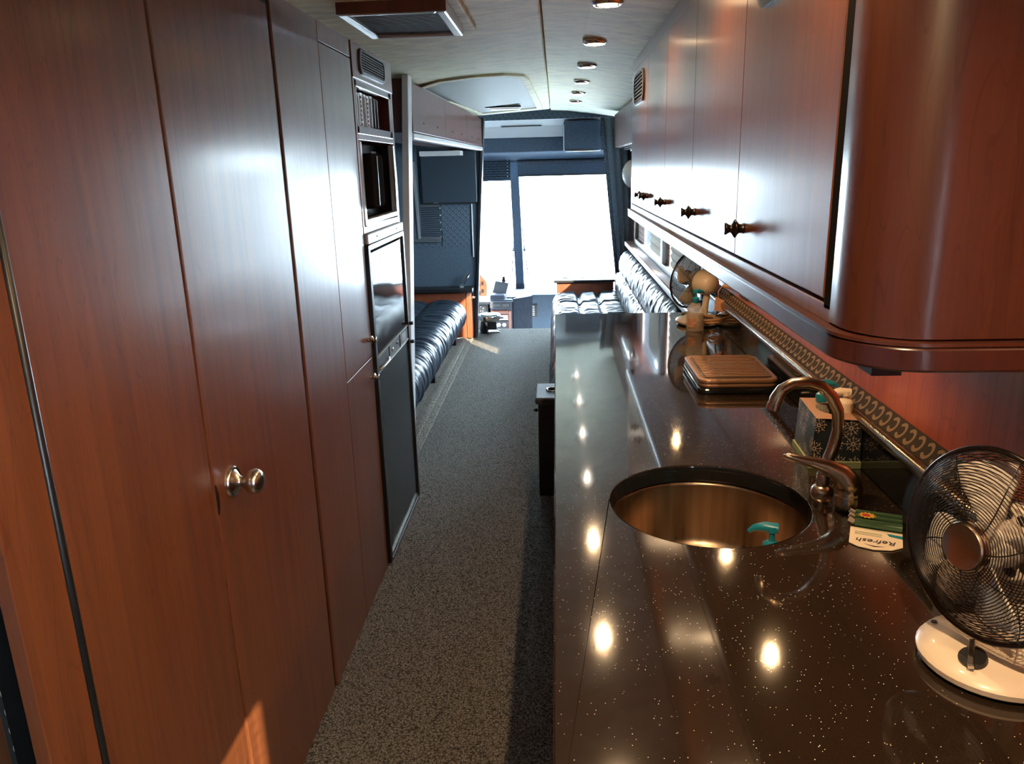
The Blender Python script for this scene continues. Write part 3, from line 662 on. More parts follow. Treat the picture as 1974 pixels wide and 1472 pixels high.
def lsofa(u, v):
    x, z = prof_at(prof, v); y = LS0 + (LS1 - LS0) * u
    e = 0.006
    (xa, za), (xb, zb) = prof_at(prof, max(v - e, 0)), prof_at(prof, min(v + e, 1))
    nx, nz_ = (zb - za), -(xb - xa); l = math.hypot(nx, nz_) or 1
    w = cushion_wr(y, v * 2, 26 if v < 0.5 else 12, 0.011 if v < 0.5 else 0.008)
    end = min(u, 1 - u) * (LS1 - LS0)
    sh = 1 - max(0, 1 - end / 0.06) ** 2
    xm, zm = -1.2, 0.3
    x = xm + (x - xm) * (0.9 + 0.1 * sh); z = zm + (z - zm) * (0.55 + 0.45 * sh)
    return (x + nx / l * w, y, z + nz_ / l * w)
obj('seat_cushion', MB().grid(lsofa, 260, 72), 'leather', t, smooth=True)
obj('base', B(-1.55, -0.98, LS0 + 0.03, LS1 - 0.03, 0.1, 0.2), 'black', t)
for y in (4.3, 5.5, 6.75): obj('leg', B(-0.98, -0.91, y, y + 0.07, 0.018, 0.2), 'black', t, bevel=0.004)
def lback(u, v):
    y = LS0 + (LS1 - LS0) * u; a = v * PI
    return (-1.5 + 0.10 * math.sin(a) + cushion_wr(y, v, 14, 0.008), y, 0.42 + 0.45 * v)
obj('backrest', MB().grid(lback, 120, 20), 'leather', t, smooth=True)

# partition closing the slide-out: raked free edge
PY = 7.2
struct('wall_partition', MB().hexa([(-1.6, PY, 0), (-0.775, PY, 0), (-0.775, PY + 0.06, 0), (-1.6, PY + 0.06, 0), (-1.6, PY, 1.98), (-0.635, PY, 1.98), (-0.635, PY + 0.06, 1.98), (-1.6, PY + 0.06, 1.98)]), 'navy')
struct('trim_9', MB().hexa([(-0.785, PY - 0.035, 0.0), (-0.762, PY - 0.035, 0.0), (-0.762, PY + 0.07, 0.0), (-0.785, PY + 0.07, 0.0), (-0.652, PY - 0.035, 1.98), (-0.628, PY - 0.035, 1.98), (-0.628, PY + 0.07, 1.98), (-0.652, PY + 0.07, 1.98)]), 'black', bevel=0.003)
tag(obj('wall_fabric', MB().hexa([(-1.05, PY - 0.008, 0.85), (-0.795, PY - 0.008, 0.85), (-0.795, PY, 0.85), (-1.05, PY, 0.85), (-1.05, PY - 0.008, 1.235), (-0.785, PY - 0.008, 1.235), (-0.785, PY, 1.235), (-1.05, PY, 1.235)]), 'hs_wall'), 'navy fabric panel woven with horseshoes under the television', 'fabric panel')
tag(obj('fabric_border', B(-1.4, -1.06, PY - 0.008, PY, 0.845, 0.9), 'hs_wall'), 'narrow horseshoe patterned fabric strip below the left blind', 'fabric strip')
tag(obj('rail', B(-0.772, -0.762, PY - 0.02, PY - 0.006, 0.76, 1.24), 'white'), 'thin white vertical rail beside the horseshoe fabric', 'rail')
t = thing('television', 'flat dark television above the horseshoe fabric on the left', 'television', (-0.95, 7.15, 1.25))
obj('screen', B(-1.21, -0.71, PY - 0.055, PY - 0.02, 1.255, 1.705), 'tv_glass', t, bevel=0.006)
obj('bezel', B(-1.2, -0.72, PY - 0.06, PY - 0.054, 1.245, 1.258), 'black', t)
obj('bracket', B(-1.05, -0.9, PY - 0.03, PY, 1.4, 1.55), 'black', t)
text_obj('lettering', 'PHILIPS', 0.014, Matrix.Translation((-1.085, PY - 0.061, 1.2565)) @ Matrix.Rotation(PI / 2, 4, 'X'), 'silver', t)
t = thing('window_blind', 'small dark slatted blind left of the horseshoe fabric', 'blind', (-1.15, 7.17, 0.9))
obj('head_rail', B(-1.24, -1.06, PY - 0.03, PY, 1.222, 1.24), 'grey_plastic', t)
for k in range(14):
    z = 0.955 + k * 0.0195
    obj('slat', MB().hexa([(-1.24, PY - 0.022, z), (-1.065, PY - 0.022, z), (-1.065, PY - 0.006, z + 0.006), (-1.24, PY - 0.006, z + 0.006), (-1.24, PY - 0.022, z + 0.002), (-1.065, PY - 0.022, z + 0.002), (-1.065, PY - 0.006, z + 0.008), (-1.24, PY - 0.006, z + 0.008)]), 'navy_grey', t)
for k in range(5): obj('bead', MB().lathe([(0, -0.008), (0.006, -0.004), (0.007, 0), (0.006, 0.004), (0, 0.008)], (-1.058, PY - 0.018, 1.21 - 0.065 * k), (0, 0, 1), 10), 'white', t, smooth=True)
tag(obj('sill_rail', MB().box(-1.42, -1.06, PY - 0.05, PY, 0.905, 0.925).box(-1.42, -1.06, PY - 0.035, PY, 0.925, 0.95), 'grey_plastic', None, bevel=0.003), 'grey window sill rail under the small dark blind', 'sill')
t = thing('wall_cabinet', 'dark tall navy panel with a white front edge left of the television', 'panel', (-1.3, 7.0, 0.95))
obj('panel', B(-1.42, -1.245, 6.98, PY, 0.95, 1.78), 'navy', t)
obj('edge_strip', MB().hexa([(-1.235, 6.97, 0.955), (-1.215, 6.97, 0.955), (-1.215, 6.99, 0.955), (-1.235, 6.99, 0.955), (-1.26, 6.97, 1.62), (-1.235, 6.97, 1.62), (-1.235, 6.99, 1.62), (-1.26, 6.99, 1.62)]), 'silver', t)

# orange-cherry end cabinet with black top
t = thing('end_cabinet', 'orange cherry end cabinet with a dark top at the far end of the left sofa', 'cabinet', (-1.1, 7.1, 0.02))
obj('body', B(-1.45, -0.84, 7.02, 7.19, 0.03, 0.455), 'cherry_orange', t, bevel=0.003)
obj('side_panel', B(-0.836, -0.79, 7.02, 7.19, 0.03, 0.455), 'cherry_orange', t, bevel=0.003)
obj('top', B(-1.5, -0.77, 6.99, 7.19, 0.457, 0.492), 'black', t, bevel=0.004)
small_knob(t, (-0.79, 7.06, 0.4), (1, 0, 0), 'chrome', 0.9)
obj('floor_rail', MB().tube([(-1.2, 7.01, 0.03), (-0.95, 7.0, 0.026), (-0.88, 7.02, 0.03)], 0.008), 'silver', t, smooth=True)
t = thing('grab_handle', 'slanted chrome handle standing on the dark top of the end cabinet', 'handle', (-0.88, 7.1, 0.492))
obj('bar', MB().tube([(-0.9, 7.1, 0.5), (-0.895, 7.1, 0.51), (-0.82, 7.12, 0.62), (-0.8, 7.12, 0.615), (-0.86, 7.1, 0.52)], 0.007), 'chrome', t, smooth=True)
obj('foot', MB().lathe([(0.02, 0), (0.02, 0.008), (0, 0.01)], (-0.88, 7.1, 0.492), n=14), 'silver', t)

# overhead cabinet along the slide-out with a pale light rail
t = thing('overhead_cabinet', 'long cherry overhead cabinet above the left sofa with a pale light rail', 'cabinet', (-0.9, 5.6, 1.7))
def fx(y): return -0.70 + (y - 4.0) * 0.05 / 3.2
def slabY(y0, y1, d0, d1, z0, z1):
    return MB().hexa([(fx(y0) - d1, y0, z0), (fx(y0) - d0, y0, z0), (fx(y1) - d0, y1, z0), (fx(y1) - d1, y1, z0), (fx(y0) - d1, y0, z1), (fx(y0) - d0, y0, z1), (fx(y1) - d0, y1, z1), (fx(y1) - d1, y1, z1)])
obj('body', slabY(3.98, 7.18, 0.022, 0.42, 1.735, 1.985), 'cherry_dark', t)
for k in range(3):
    ya = 3.98 + k * 1.0667
    dd = obj('door', slabY(ya + 0.001, ya + 1.065, 0.0, 0.02, 1.737, 1.965), 'cherry_end', t, bevel=0.002)
    for yy in (ya + 0.3, ya + 0.75): obj('screw_cap', MB().lathe([(0.006, 0), (0.006, 0.003), (0, 0.004)], (fx(yy), yy, 1.79), (1, 0, 0), 10), 'pewter', dd)
obj('light_rail', slabY(3.98, 7.18, -0.004, 0.05, 1.7, 1.733), 'white', t, bevel=0.008)
obj('end_cap', slabY(7.175, 7.195, -0.006, 0.3, 1.7, 1.97), 'black', t, bevel=0.004)
obj('under_bracket', B(-1.15, -0.8, 6.75, 6.95, 1.66, 1.7), 'white', t, bevel=0.004)

# ================================================================== RIGHT: UPPER CABINETS OVER THE COUNTER
UX = 0.37
t = thing('upper_cabinet', 'long glossy cherry upper cabinet run above the right counter', 'cabinet', (0.5, 2.5, 1.3))
obj('body', B(UX + 0.02, 0.675, 1.1, 3.95, 1.36, 1.965), 'cherry_dark', t)
def arc(cx, cy, r, a0, a1, n=14): return [(cx + r * math.cos(math.radians(a0 + (a1 - a0) * i / n)), cy + r * math.sin(math.radians(a0 + (a1 - a0) * i / n))) for i in range(n + 1)]
endp = [(UX + 0.03, 1.1)] + [(UX, 1.06)] + arc(UX + 0.09, 1.03, 0.09, 180, 270) + [(0.675, 0.94), (0.675, 1.1)]
obj('end_panel', MB().prism(endp, 'z', 1.345, 2.0), 'end_panel', t, smooth='auto')
val = [(UX + 0.05, 3.96), (UX - 0.012, 3.96), (UX - 0.012, 1.12), (UX - 0.01, 1.06)] + arc(UX + 0.085, 1.03, 0.1, 180, 270) + [(0.675, 0.93), (0.675, 0.955), (0.455, 0.955)] + arc(UX + 0.085, 1.03, 0.06, 270, 180)[1:] + [(UX + 0.02, 1.12), (UX + 0.02, 3.9)]
mb = MB(); n = len(val)
# outline strip built as quads between outer and inner curves
outer = [(UX - 0.012, 3.96), (UX - 0.012, 1.06)] + arc(UX + 0.088, 1.03, 0.1, 180, 270) + [(0.675, 0.93)]
inner = [(UX + 0.012, 3.96), (UX + 0.012, 1.06)] + arc(UX + 0.088, 1.03, 0.076, 180, 270) + [(0.675, 0.954)]
def strip(outer, inner, z0, z1, s=0):
    n_ = len(outer); mb = MB()
    mb.add([(*p, z0) for p in outer] + [(*p, z1) for p in outer] + [(*p, z1) for p in inner] + [(*p, z0) for p in inner],
           [(r * n_ + i, r * n_ + i + 1, ((r + 1) % 4) * n_ + i + 1, ((r + 1) % 4) * n_ + i) for r in range(4) for i in range(n_ - 1)] + [(0, n_, 2 * n_, 3 * n_), (n_ - 1, 2 * n_ - 1, 3 * n_ - 1, 4 * n_ - 1)])
    return mb
obj('valance', strip(outer, inner, 1.305, 1.337), 'valance', t, smooth='auto', bevel=0.004)
obj('valance_lip', strip([(a - 0.002, b) for a, b in outer], inner, 1.3375, 1.342), 'end_panel', t, smooth='auto')
obj('bottom', B(UX + 0.014, 0.675, 1.06, 3.95, 1.326, 1.34), 'cherry_dark', t)
obj('end_seam', B(UX + 0.001, UX + 0.03, 1.062, 1.088, 1.36, 2.0), 'matte_black', t)
obj('lower_rail', B(UX + 0.001, UX + 0.02, 1.06, 3.95, 1.342, 1.366), 'cherry', t, bevel=0.0015)
obj('top_rail', B(UX + 0.001, UX + 0.02, 1.09, 3.95, 1.972, 2.02), 'cherry', t, bevel=0.0015)
obj('far_seam', B(UX + 0.003, UX + 0.03, 3.945, 3.962, 1.3, 1.985), 'seam', t)
DY = [1.09, 1.645, 2.2, 2.75, 3.3, 3.945]
KY = [1.575, 2.13, 2.71, 3.225, 3.395]
for k in range(5):
    dd = obj('door', B(UX, UX + 0.018, DY[k] + 0.0012, DY[k + 1] - 0.0012, 1.372, 1.97), 'cherry', t, bevel=0.0015)
    small_knob(dd, (UX, KY[k], 1.43), (-1, 0, 0), 'pewter', 1.0)
    if k == 0: oval_vent(dd, 1.4, 1.875, 0.3, 0.12, UX, -1, 7)
    if k == 4: oval_vent(dd, 3.62, 1.875, 0.4, 0.13, UX, -1, 7)
obj('outlet_block', B(0.43, 0.47, 1.05, 1.1, 1.27, 1.29), 'black', t)
# under-cabinet puck lights
for i, y in enumerate((1.5, 1.96, 2.42, 2.88)):
    t2 = thing('puck_light', ['lit puck light under the upper cabinet, nearest the viewer', 'lit puck light under the upper cabinet above the sink', 'lit puck light under the upper cabinet, third from the viewer', 'lit puck light under the upper cabinet, farthest'][i], 'puck light', (0.46, y, 1.3), 'puck lights under the upper cabinet')
    obj('rim', MB().lathe([(0.02, -0.002), (0.03, -0.012), (0.034, -0.01), (0.035, 0.0)], (0.46, y, 1.325), n=24), 'chrome', t2, smooth=True)
    obj('lens', MB().lathe([(0, -0.006), (0.02, -0.006), (0.021, -0.002)], (0.46, y, 1.325), n=20), 'lamp_on', t2)
    obj('bulb', MB().lathe([(0.0, -0.0095), (0.006, -0.009), (0.008, -0.007), (0.0, -0.006)], (0.46, y, 1.325), n=14), 'bulb', t2, smooth=True)
    puck_light('puck_lamp', (0.46, y, 1.305), 4.0, 0.009)

# ================================================================== COUNTER, SINK, FAUCET
t = thing('countertop', 'long black speckled quartz countertop along the right wall', 'countertop', (0.32, 2.0, 0.87))
SX, SY, SR = 0.295, 1.43, 0.192
bm = bmesh.new()
def ring_edges(pts, z):
    vs = [bm.verts.new((p[0], p[1], z)) for p in pts]
    return vs, [bm.edges.new((vs[i], vs[(i + 1) % len(vs)])) for i in range(len(vs))]
rect = [(-0.01, 0.61), (0.6525, 0.61), (0.6525, 3.46), (-0.01, 3.46)]
circ = [(SX + SR * math.cos(2 * PI * i / 72), SY + SR * math.sin(2 * PI * i / 72)) for i in range(72)]
lay = {}
for z in (0.91, 0.872):
    a, ea = ring_edges(rect, z); b, eb = ring_edges(circ, z); lay[z] = (a, b)
    bmesh.ops.triangle_fill(bm, edges=ea + eb, use_beauty=True)
for j in (0, 1):
    A_, B_ = lay[0.91][j], lay[0.872][j]
    for i in range(len(A_)): bm.faces.new((A_[i], A_[(i + 1) % len(A_)], B_[(i + 1) % len(A_)], B_[i]))
bmesh.ops.recalc_face_normals(bm, faces=bm.faces)
vs_ = [tuple(v.co) for v in bm.verts]; bm.verts.index_update(); fs_ = [tuple(v.index for v in f.verts) for f in bm.faces]; bm.free()
mb = MB(); mb.add(vs_, fs_)
obj('slab', mb, 'counter', t, bevel=0.003)
tag(obj('backsplash', B(0.653, 0.676, 0.61, 3.46, 0.875, 1.002), 'black_gloss', None, bevel=0.002), 'glossy black backsplash strip behind the countertop, under the tube rail', 'backsplash')
t = thing('base_cabinet', 'dark cherry base cabinet carrying the countertop', 'cabinet', (0.34, 2.0, 0))
obj('body', MB().box(0.03, 0.672, 0.64, 1.2, 0.0, 0.871).box(0.03, 0.672, 1.66, 3.44, 0.0, 0.871).box(0.03, 0.06, 1.2, 1.66, 0.0, 0.871).box(0.52, 0.672, 1.2, 1.66, 0, 0.871), 'cherry_dark', t)
for k in range(5): obj('door', B(0.012, 0.03, 0.66 + k * 0.555, 0.66 + k * 0.555 + 0.55, 0.08, 0.86), 'cherry', t, bevel=0.002)

t = thing('sink', 'round brushed steel undermount sink in the countertop', 'sink', (SX, SY, 0.7))
r2 = SR + 0.004
obj('bowl', MB().lathe([(r2 + 0.015, 0.871), (r2, 0.868), (r2 - 0.001, 0.86), (r2 - 0.003, 0.80), (r2 - 0.006, 0.74), (r2 - 0.012, 0.722), (r2 - 0.03, 0.712), (0.11, 0.709), (0.045, 0.707), (0.0, 0.706)], (SX, SY, 0), n=64, cap=False), 'steel', t, smooth=True)
obj('hole_edge_darkener', MB().lathe([(SR - 0.0006, 0.909), (SR - 0.002, 0.905), (SR - 0.002, 0.874), (SR + 0.003, 0.8715)], (SX, SY, 0), n=72, cap=False), 'black_gloss', t, smooth='auto')  # black ring added to darken the slab's hole edge beside the lit steel
obj('drain', MB().lathe([(0.045, 0.708), (0.042, 0.712), (0.034, 0.709), (0.0, 0.708)], (SX, SY, 0), n=28), 'chrome', t, smooth='auto')

t = thing('faucet', 'brushed nickel gooseneck faucet with a side lever beside the sink', 'faucet', (0.53, 1.44, 0.91))
obj('spout', MB().tube([(0.53, 1.475, 0.915), (0.53, 1.475, 0.95), (0.535, 1.475, 0.975), (0.545, 1.474, 1.01), (0.55, 1.472, 1.045), (0.545, 1.47, 1.085), (0.53, 1.468, 1.115), (0.508, 1.465, 1.136), (0.48, 1.462, 1.145), (0.452, 1.46, 1.143), (0.432, 1.458, 1.132), (0.422, 1.456, 1.115), (0.418, 1.455, 1.1)],
    [0.0115] * 9 + [0.011, 0.0115, 0.013, 0.013], 16), 'bronze', t, smooth='auto')
obj('aerator', MB().lathe([(0.0135, 0), (0.0135, 0.012), (0.011, 0.013), (0.0, 0.0125)], (0.4185, 1.455, 1.105), (-0.2, 0, -1), 20), 'bronze', t, smooth='auto')
obj('spout_collar', MB().lathe([(0.022, 0), (0.022, 0.006), (0.018, 0.013), (0.0125, 0.016), (0.0125, 0.04), (0.0118, 0.041)], (0.53, 1.475, 0.91), n=28), 'bronze', t, smooth='auto')
obj('lever_base', MB().lathe([(0.026, 0), (0.0255, 0.01), (0.0245, 0.028), (0.024, 0.03), (0.0235, 0.031), (0.024, 0.033), (0.023, 0.045), (0.017, 0.056), (0.008, 0.06), (0, 0.06)], (0.553, 1.398, 0.91), n=32), 'bronze', t, smooth=True)
obj('lever', MB().tube([(0.555, 1.398, 0.945), (0.55, 1.399, 0.965), (0.535, 1.402, 0.982), (0.51, 1.406, 0.994), (0.485, 1.409, 1.001), (0.46, 1.412, 1.006), (0.44, 1.414, 1.011), (0.43, 1.415, 1.012)], [0.024, 0.0235, 0.0195, 0.014, 0.0105, 0.0085, 0.0075, 0.003], 16), 'bronze', t, smooth=True)

# tube rail, braid ledge and wall above the backsplash
t = thing('ledge_rail', 'bronze tube rail with horseshoe braid running above the backsplash', 'rail', (0.66, 2.0, 1.005))
obj('tube', MB().tube([(0.651, 0.61, 1.016), (0.651, 3.3, 1.016)], 0.0135, 14), 'rail_bronze', t, smooth='auto')
obj('braid', MB().hexa([(0.66, 0.61, 1.006), (0.679, 0.61, 1.006), (0.679, 3.3, 1.006), (0.66, 3.3, 1.006), (0.655, 0.61, 1.028), (0.679, 0.61, 1.062), (0.679, 3.3, 1.062), (0.655, 3.3, 1.028)]), 'hs_ledge', t)

# ================================================================== THINGS ON THE COUNTER
def card_box(t, x0, x1, y0, y1, z0, z1):
    pass
t = thing('tissue_box', 'crushed dark snowflake tissue box behind the faucet', 'tissue box', (0.6, 1.67, 0.91))
P_ = [(0.545, 1.605, 0.913), (0.65, 1.6, 0.913), (0.65, 1.735, 0.913), (0.552, 1.74, 0.913), (0.554, 1.61, 1.022), (0.65, 1.605, 1.018), (0.65, 1.735, 1.028), (0.558, 1.745, 1.028)]
obj('front_panel', MB().add([P_[0], P_[1], P_[5], P_[4], (0.55, 1.61, 0.97), (0.6, 1.612, 1.02)], [(0, 1, 2, 5, 3, 4)]), 'snow_a', t)
obj('side_panel', MB().add([P_[0], P_[4], P_[7], P_[3], (0.548, 1.67, 0.97)], [(0, 1, 4), (1, 2, 4), (2, 3, 4), (3, 0, 4)]), 'snow_b', t)
obj('back_panel', MB().add([P_[1], P_[2], P_[6], P_[5], P_[3], P_[7]], [(0, 1, 2, 3), (1, 4, 5, 2)]), 'snow_a', t)
tp = MB(); oc = [(0.6 + 0.026 * math.cos(a * PI / 8), 1.672 + 0.04 * math.sin(a * PI / 8), 1.024) for a in range(16)]
import itertools
bm = bmesh.new(); a_ = [bm.verts.new(p) for p in P_[4:]]; b_ = [bm.verts.new(p) for p in oc]
ed = [bm.edges.new((a_[i], a_[(i + 1) % 4])) for i in range(4)] + [bm.edges.new((b_[i], b_[(i + 1) % 16])) for i in range(16)]
bmesh.ops.triangle_fill(bm, edges=ed, use_beauty=True); bm.verts.index_update()
tp.add([tuple(v.co) for v in bm.verts], [tuple(v.index for v in f.verts) for f in bm.faces]); bm.free()
obj('top_panel', tp, 'tissue', t)
obj('base_strip', MB().prism([(0.541, 1.6), (0.652, 1.597), (0.652, 1.738), (0.549, 1.744)], 'z', 0.911, 0.926), 'lime', t)

def pump_bottle(name, label, x, y, z, r, h, body_m, pump_m, ang, body_label=None, fill=True, s=1.0):
    t = thing(name, label, 'bottle', (x, y, z))
    obj('bottle_body', MB().lathe([(r * 0.92, 0), (r, 0.006), (r * 1.0, h * 0.62), (r * 0.9, h * 0.8), (r * 0.5, h * 0.95), (r * 0.42, h)], (x, y, z), n=24, sy=0.72), body_m, t, smooth='auto')
    p = MB(); zt = z + h
    p.lathe([(0.0125 * s, 0), (0.013 * s, 0.001), (0.0125 * s, 0.016 * s), (0.009 * s, 0.019 * s), (0.0045 * s, 0.021 * s), (0.0045 * s, 0.034 * s), (0.0085 * s, 0.036 * s), (0.0085 * s, 0.045 * s), (0, 0.046 * s)], (x, y, zt), n=18)
    c, q = math.cos(ang), math.sin(ang)
    p.tube([(x - c * 0.008 * s, y - q * 0.008 * s, zt + 0.041 * s), (x + c * 0.012 * s, y + q * 0.012 * s, zt + 0.043 * s), (x + c * 0.026 * s, y + q * 0.026 * s, zt + 0.04 * s), (x + c * 0.034 * s, y + q * 0.034 * s, zt + 0.033 * s)], [0.008 * s, 0.0075 * s, 0.005 * s, 0.003 * s], 10)
    obj('pump', p, pump_m, t, smooth='auto')
    return t
t = pump_bottle('soap_bottle', 'clear amber soap bottle with a teal pump beside the far fan', 0.545, 3.05, 0.91, 0.036, 0.115, 'soap', 'teal', 0.3, s=1.05)
obj('liquid', MB().lathe([(0.032, 0.004), (0.033, 0.07), (0.0, 0.071)], (0.545, 3.05, 0.91), n=24, sy=0.72), 'liquid', t, smooth='auto')
obj('print', MB().grid(lambda u, v: (0.545 + 0.0365 * math.cos(-PI * 0.8 + u * PI * 0.3), 3.05 + 0.0265 * math.sin(-PI * 0.8 + u * PI * 0.3), 0.93 + 0.035 * v), 10, 1), 'tag', t)
pump_bottle('lotion_bottle', 'bottle with a teal pump standing in the snowflake tissue box', 0.592, 1.7, 0.915, 0.022, 0.118, 'soap', 'teal', 0.0, s=1.0)
t = pump_bottle('sanitizer_bottle', 'bottle with a cream ribbed cap and pump standing in the snowflake tissue box', 0.63, 1.66, 0.915, 0.02, 0.102, 'cream', 'cream', 3.0, s=1.15)
obj('ribbed_cap', MB().lathe([(0.0165, 0)] + [(0.0165 + (0.0008 if i % 2 else 0), 0.003 * i) for i in range(1, 11)] + [(0.012, 0.036), (0.006, 0.037)], (0.63, 1.66, 1.014), n=20), 'cream', t, smooth=True)
# pump bottle standing in the sink
pump_bottle('dish_soap_bottle', 'soap bottle with a teal pump standing in the round sink', 0.415, 1.4, 0.714, 0.028, 0.1, 'teal', 'teal', PI - 0.2, s=1.3)

# eye-drop vial card
t = thing('eye_drop_pack', 'ivory card with green vials and lettering lying left of the near fan', 'card pack', (0.56, 1.3, 0.91))
def cpt(u, v):   # u across, v along the card, metres; printed side up, top of card toward the viewer
    a = math.radians(-22); c, q = math.cos(a), math.sin(a)
    return (0.556 + u * c - v * q, 1.275 + u * q + v * c)
cp = [cpt(-0.04, 0.03), cpt(0.045, 0.03), cpt(0.045, -0.025), cpt(0.028, -0.042), cpt(0.0, -0.05), cpt(-0.026, -0.046), cpt(-0.04, -0.036)]
obj('card', MB().prism(cp, 'z', 0.9115, 0.9128), 'card', t)
obj('blister_tray', MB().prism([cpt(-0.036, 0.09), cpt(0.046, 0.09), cpt(0.046, 0.024), cpt(-0.04, 0.024)], 'z', 0.911, 0.9145), 'clear', t)
for k in range(3):
    v = 0.036 + k * 0.02
    a0, a1 = cpt(-0.034, v), cpt(0.044, v)
    vi = obj('vial', MB().tube([(*a0, 0.92), (*a1, 0.92)], 0.0075, 10), 'green', t, smooth='auto')
    b0, b1 = cpt(-0.034, v + 0.0095), cpt(0.044, v + 0.0095)
    obj('vial_edge', MB().tube([(*b0, 0.921), (*b1, 0.921)], 0.0024, 8), 'cream', vi, smooth='auto')
    e0, e1 = cpt(-0.044, v), cpt(-0.035, v)
    obj('vial_tip', MB().tube([(*e0, 0.924), (*e1, 0.92)], 0.0045, 10), 'cream', vi, smooth='auto')
sb = []
for i in range(24):
    a = 2 * PI * i / 24; r = 0.014 if i % 2 else 0.0095
    sb.append(cpt(-0.014 + r * 1.15 * math.cos(a), 0.052 + r * math.sin(a)))
obj('starburst', MB().prism(sb, 'z', 0.9285, 0.929), 'yellow', t)
obj('red_dot', MB().prism([cpt(-0.016 + 0.0072 * math.cos(i * PI / 8), 0.052 + 0.006 * math.sin(i * PI / 8)) for i in range(16)], 'z', 0.929, 0.9295), 'red', t)
obj('hang_slot', MB().prism([cpt(-0.016, -0.034), cpt(0.0, -0.041), cpt(0.017, -0.035), cpt(0.0, -0.037)], 'z', 0.9128, 0.9131), 'ink', t)
obj('teal_flash', MB().prism([cpt(0.02, 0.02), cpt(0.045, 0.018), cpt(0.045, 0.006), cpt(0.024, 0.01)], 'z', 0.9128, 0.9131), 'teal', t)
mw = Matrix.Translation((*cpt(0.002, -0.019), 0.913)) @ Matrix.Rotation(math.radians(-22) + PI + 0.06, 4, 'Z')
sh_ = Matrix.Identity(4); sh_[0][1] = 0.25
text_obj('lettering', 'Refresh', 0.021, mw @ sh_, 'ink', t)
for k in range(3):
    a0, a1 = cpt(-0.032, 0.002 + k * 0.005), cpt(0.012, 0.002 + k * 0.005)
    obj('print_line', MB().tube([(*a0, 0.9128), (*a1, 0.9128)], 0.0006, 4), 'green', t)

# griddle stack
t = thing('griddle', 'ridged brown griddle plate stacked on black trays on the countertop', 'griddle', (0.525, 2.32, 0.91))
def plate(w, h, z0, z1, r=0.03, cx=0.522, cy=2.32): return MB().prism([(p[0] + cx, p[1] + cy) for p in rrect(w, h, r)], 'z', z0, z1)
obj('lower_tray', plate(0.235, 0.31, 0.911, 0.928), 'black_gloss', t, bevel=0.005)
obj('middle_tray', plate(0.225, 0.3, 0.929, 0.94), 'griddle', t, bevel=0.004)
obj('upper_rim', plate(0.228, 0.3, 0.941, 0.953), 'griddle', t, bevel=0.004)
g_ = obj('ridged_plate', plate(0.2, 0.27, 0.9532, 0.9545), 'griddle_dark', t, bevel=0.0005)
for k in range(14):
    y = 2.32 - 0.126 + k * 0.0188
    obj('ridge', B(0.428, 0.616, y, y + 0.009, 0.9545, 0.9585), 'griddle', g_, bevel=0.0015)

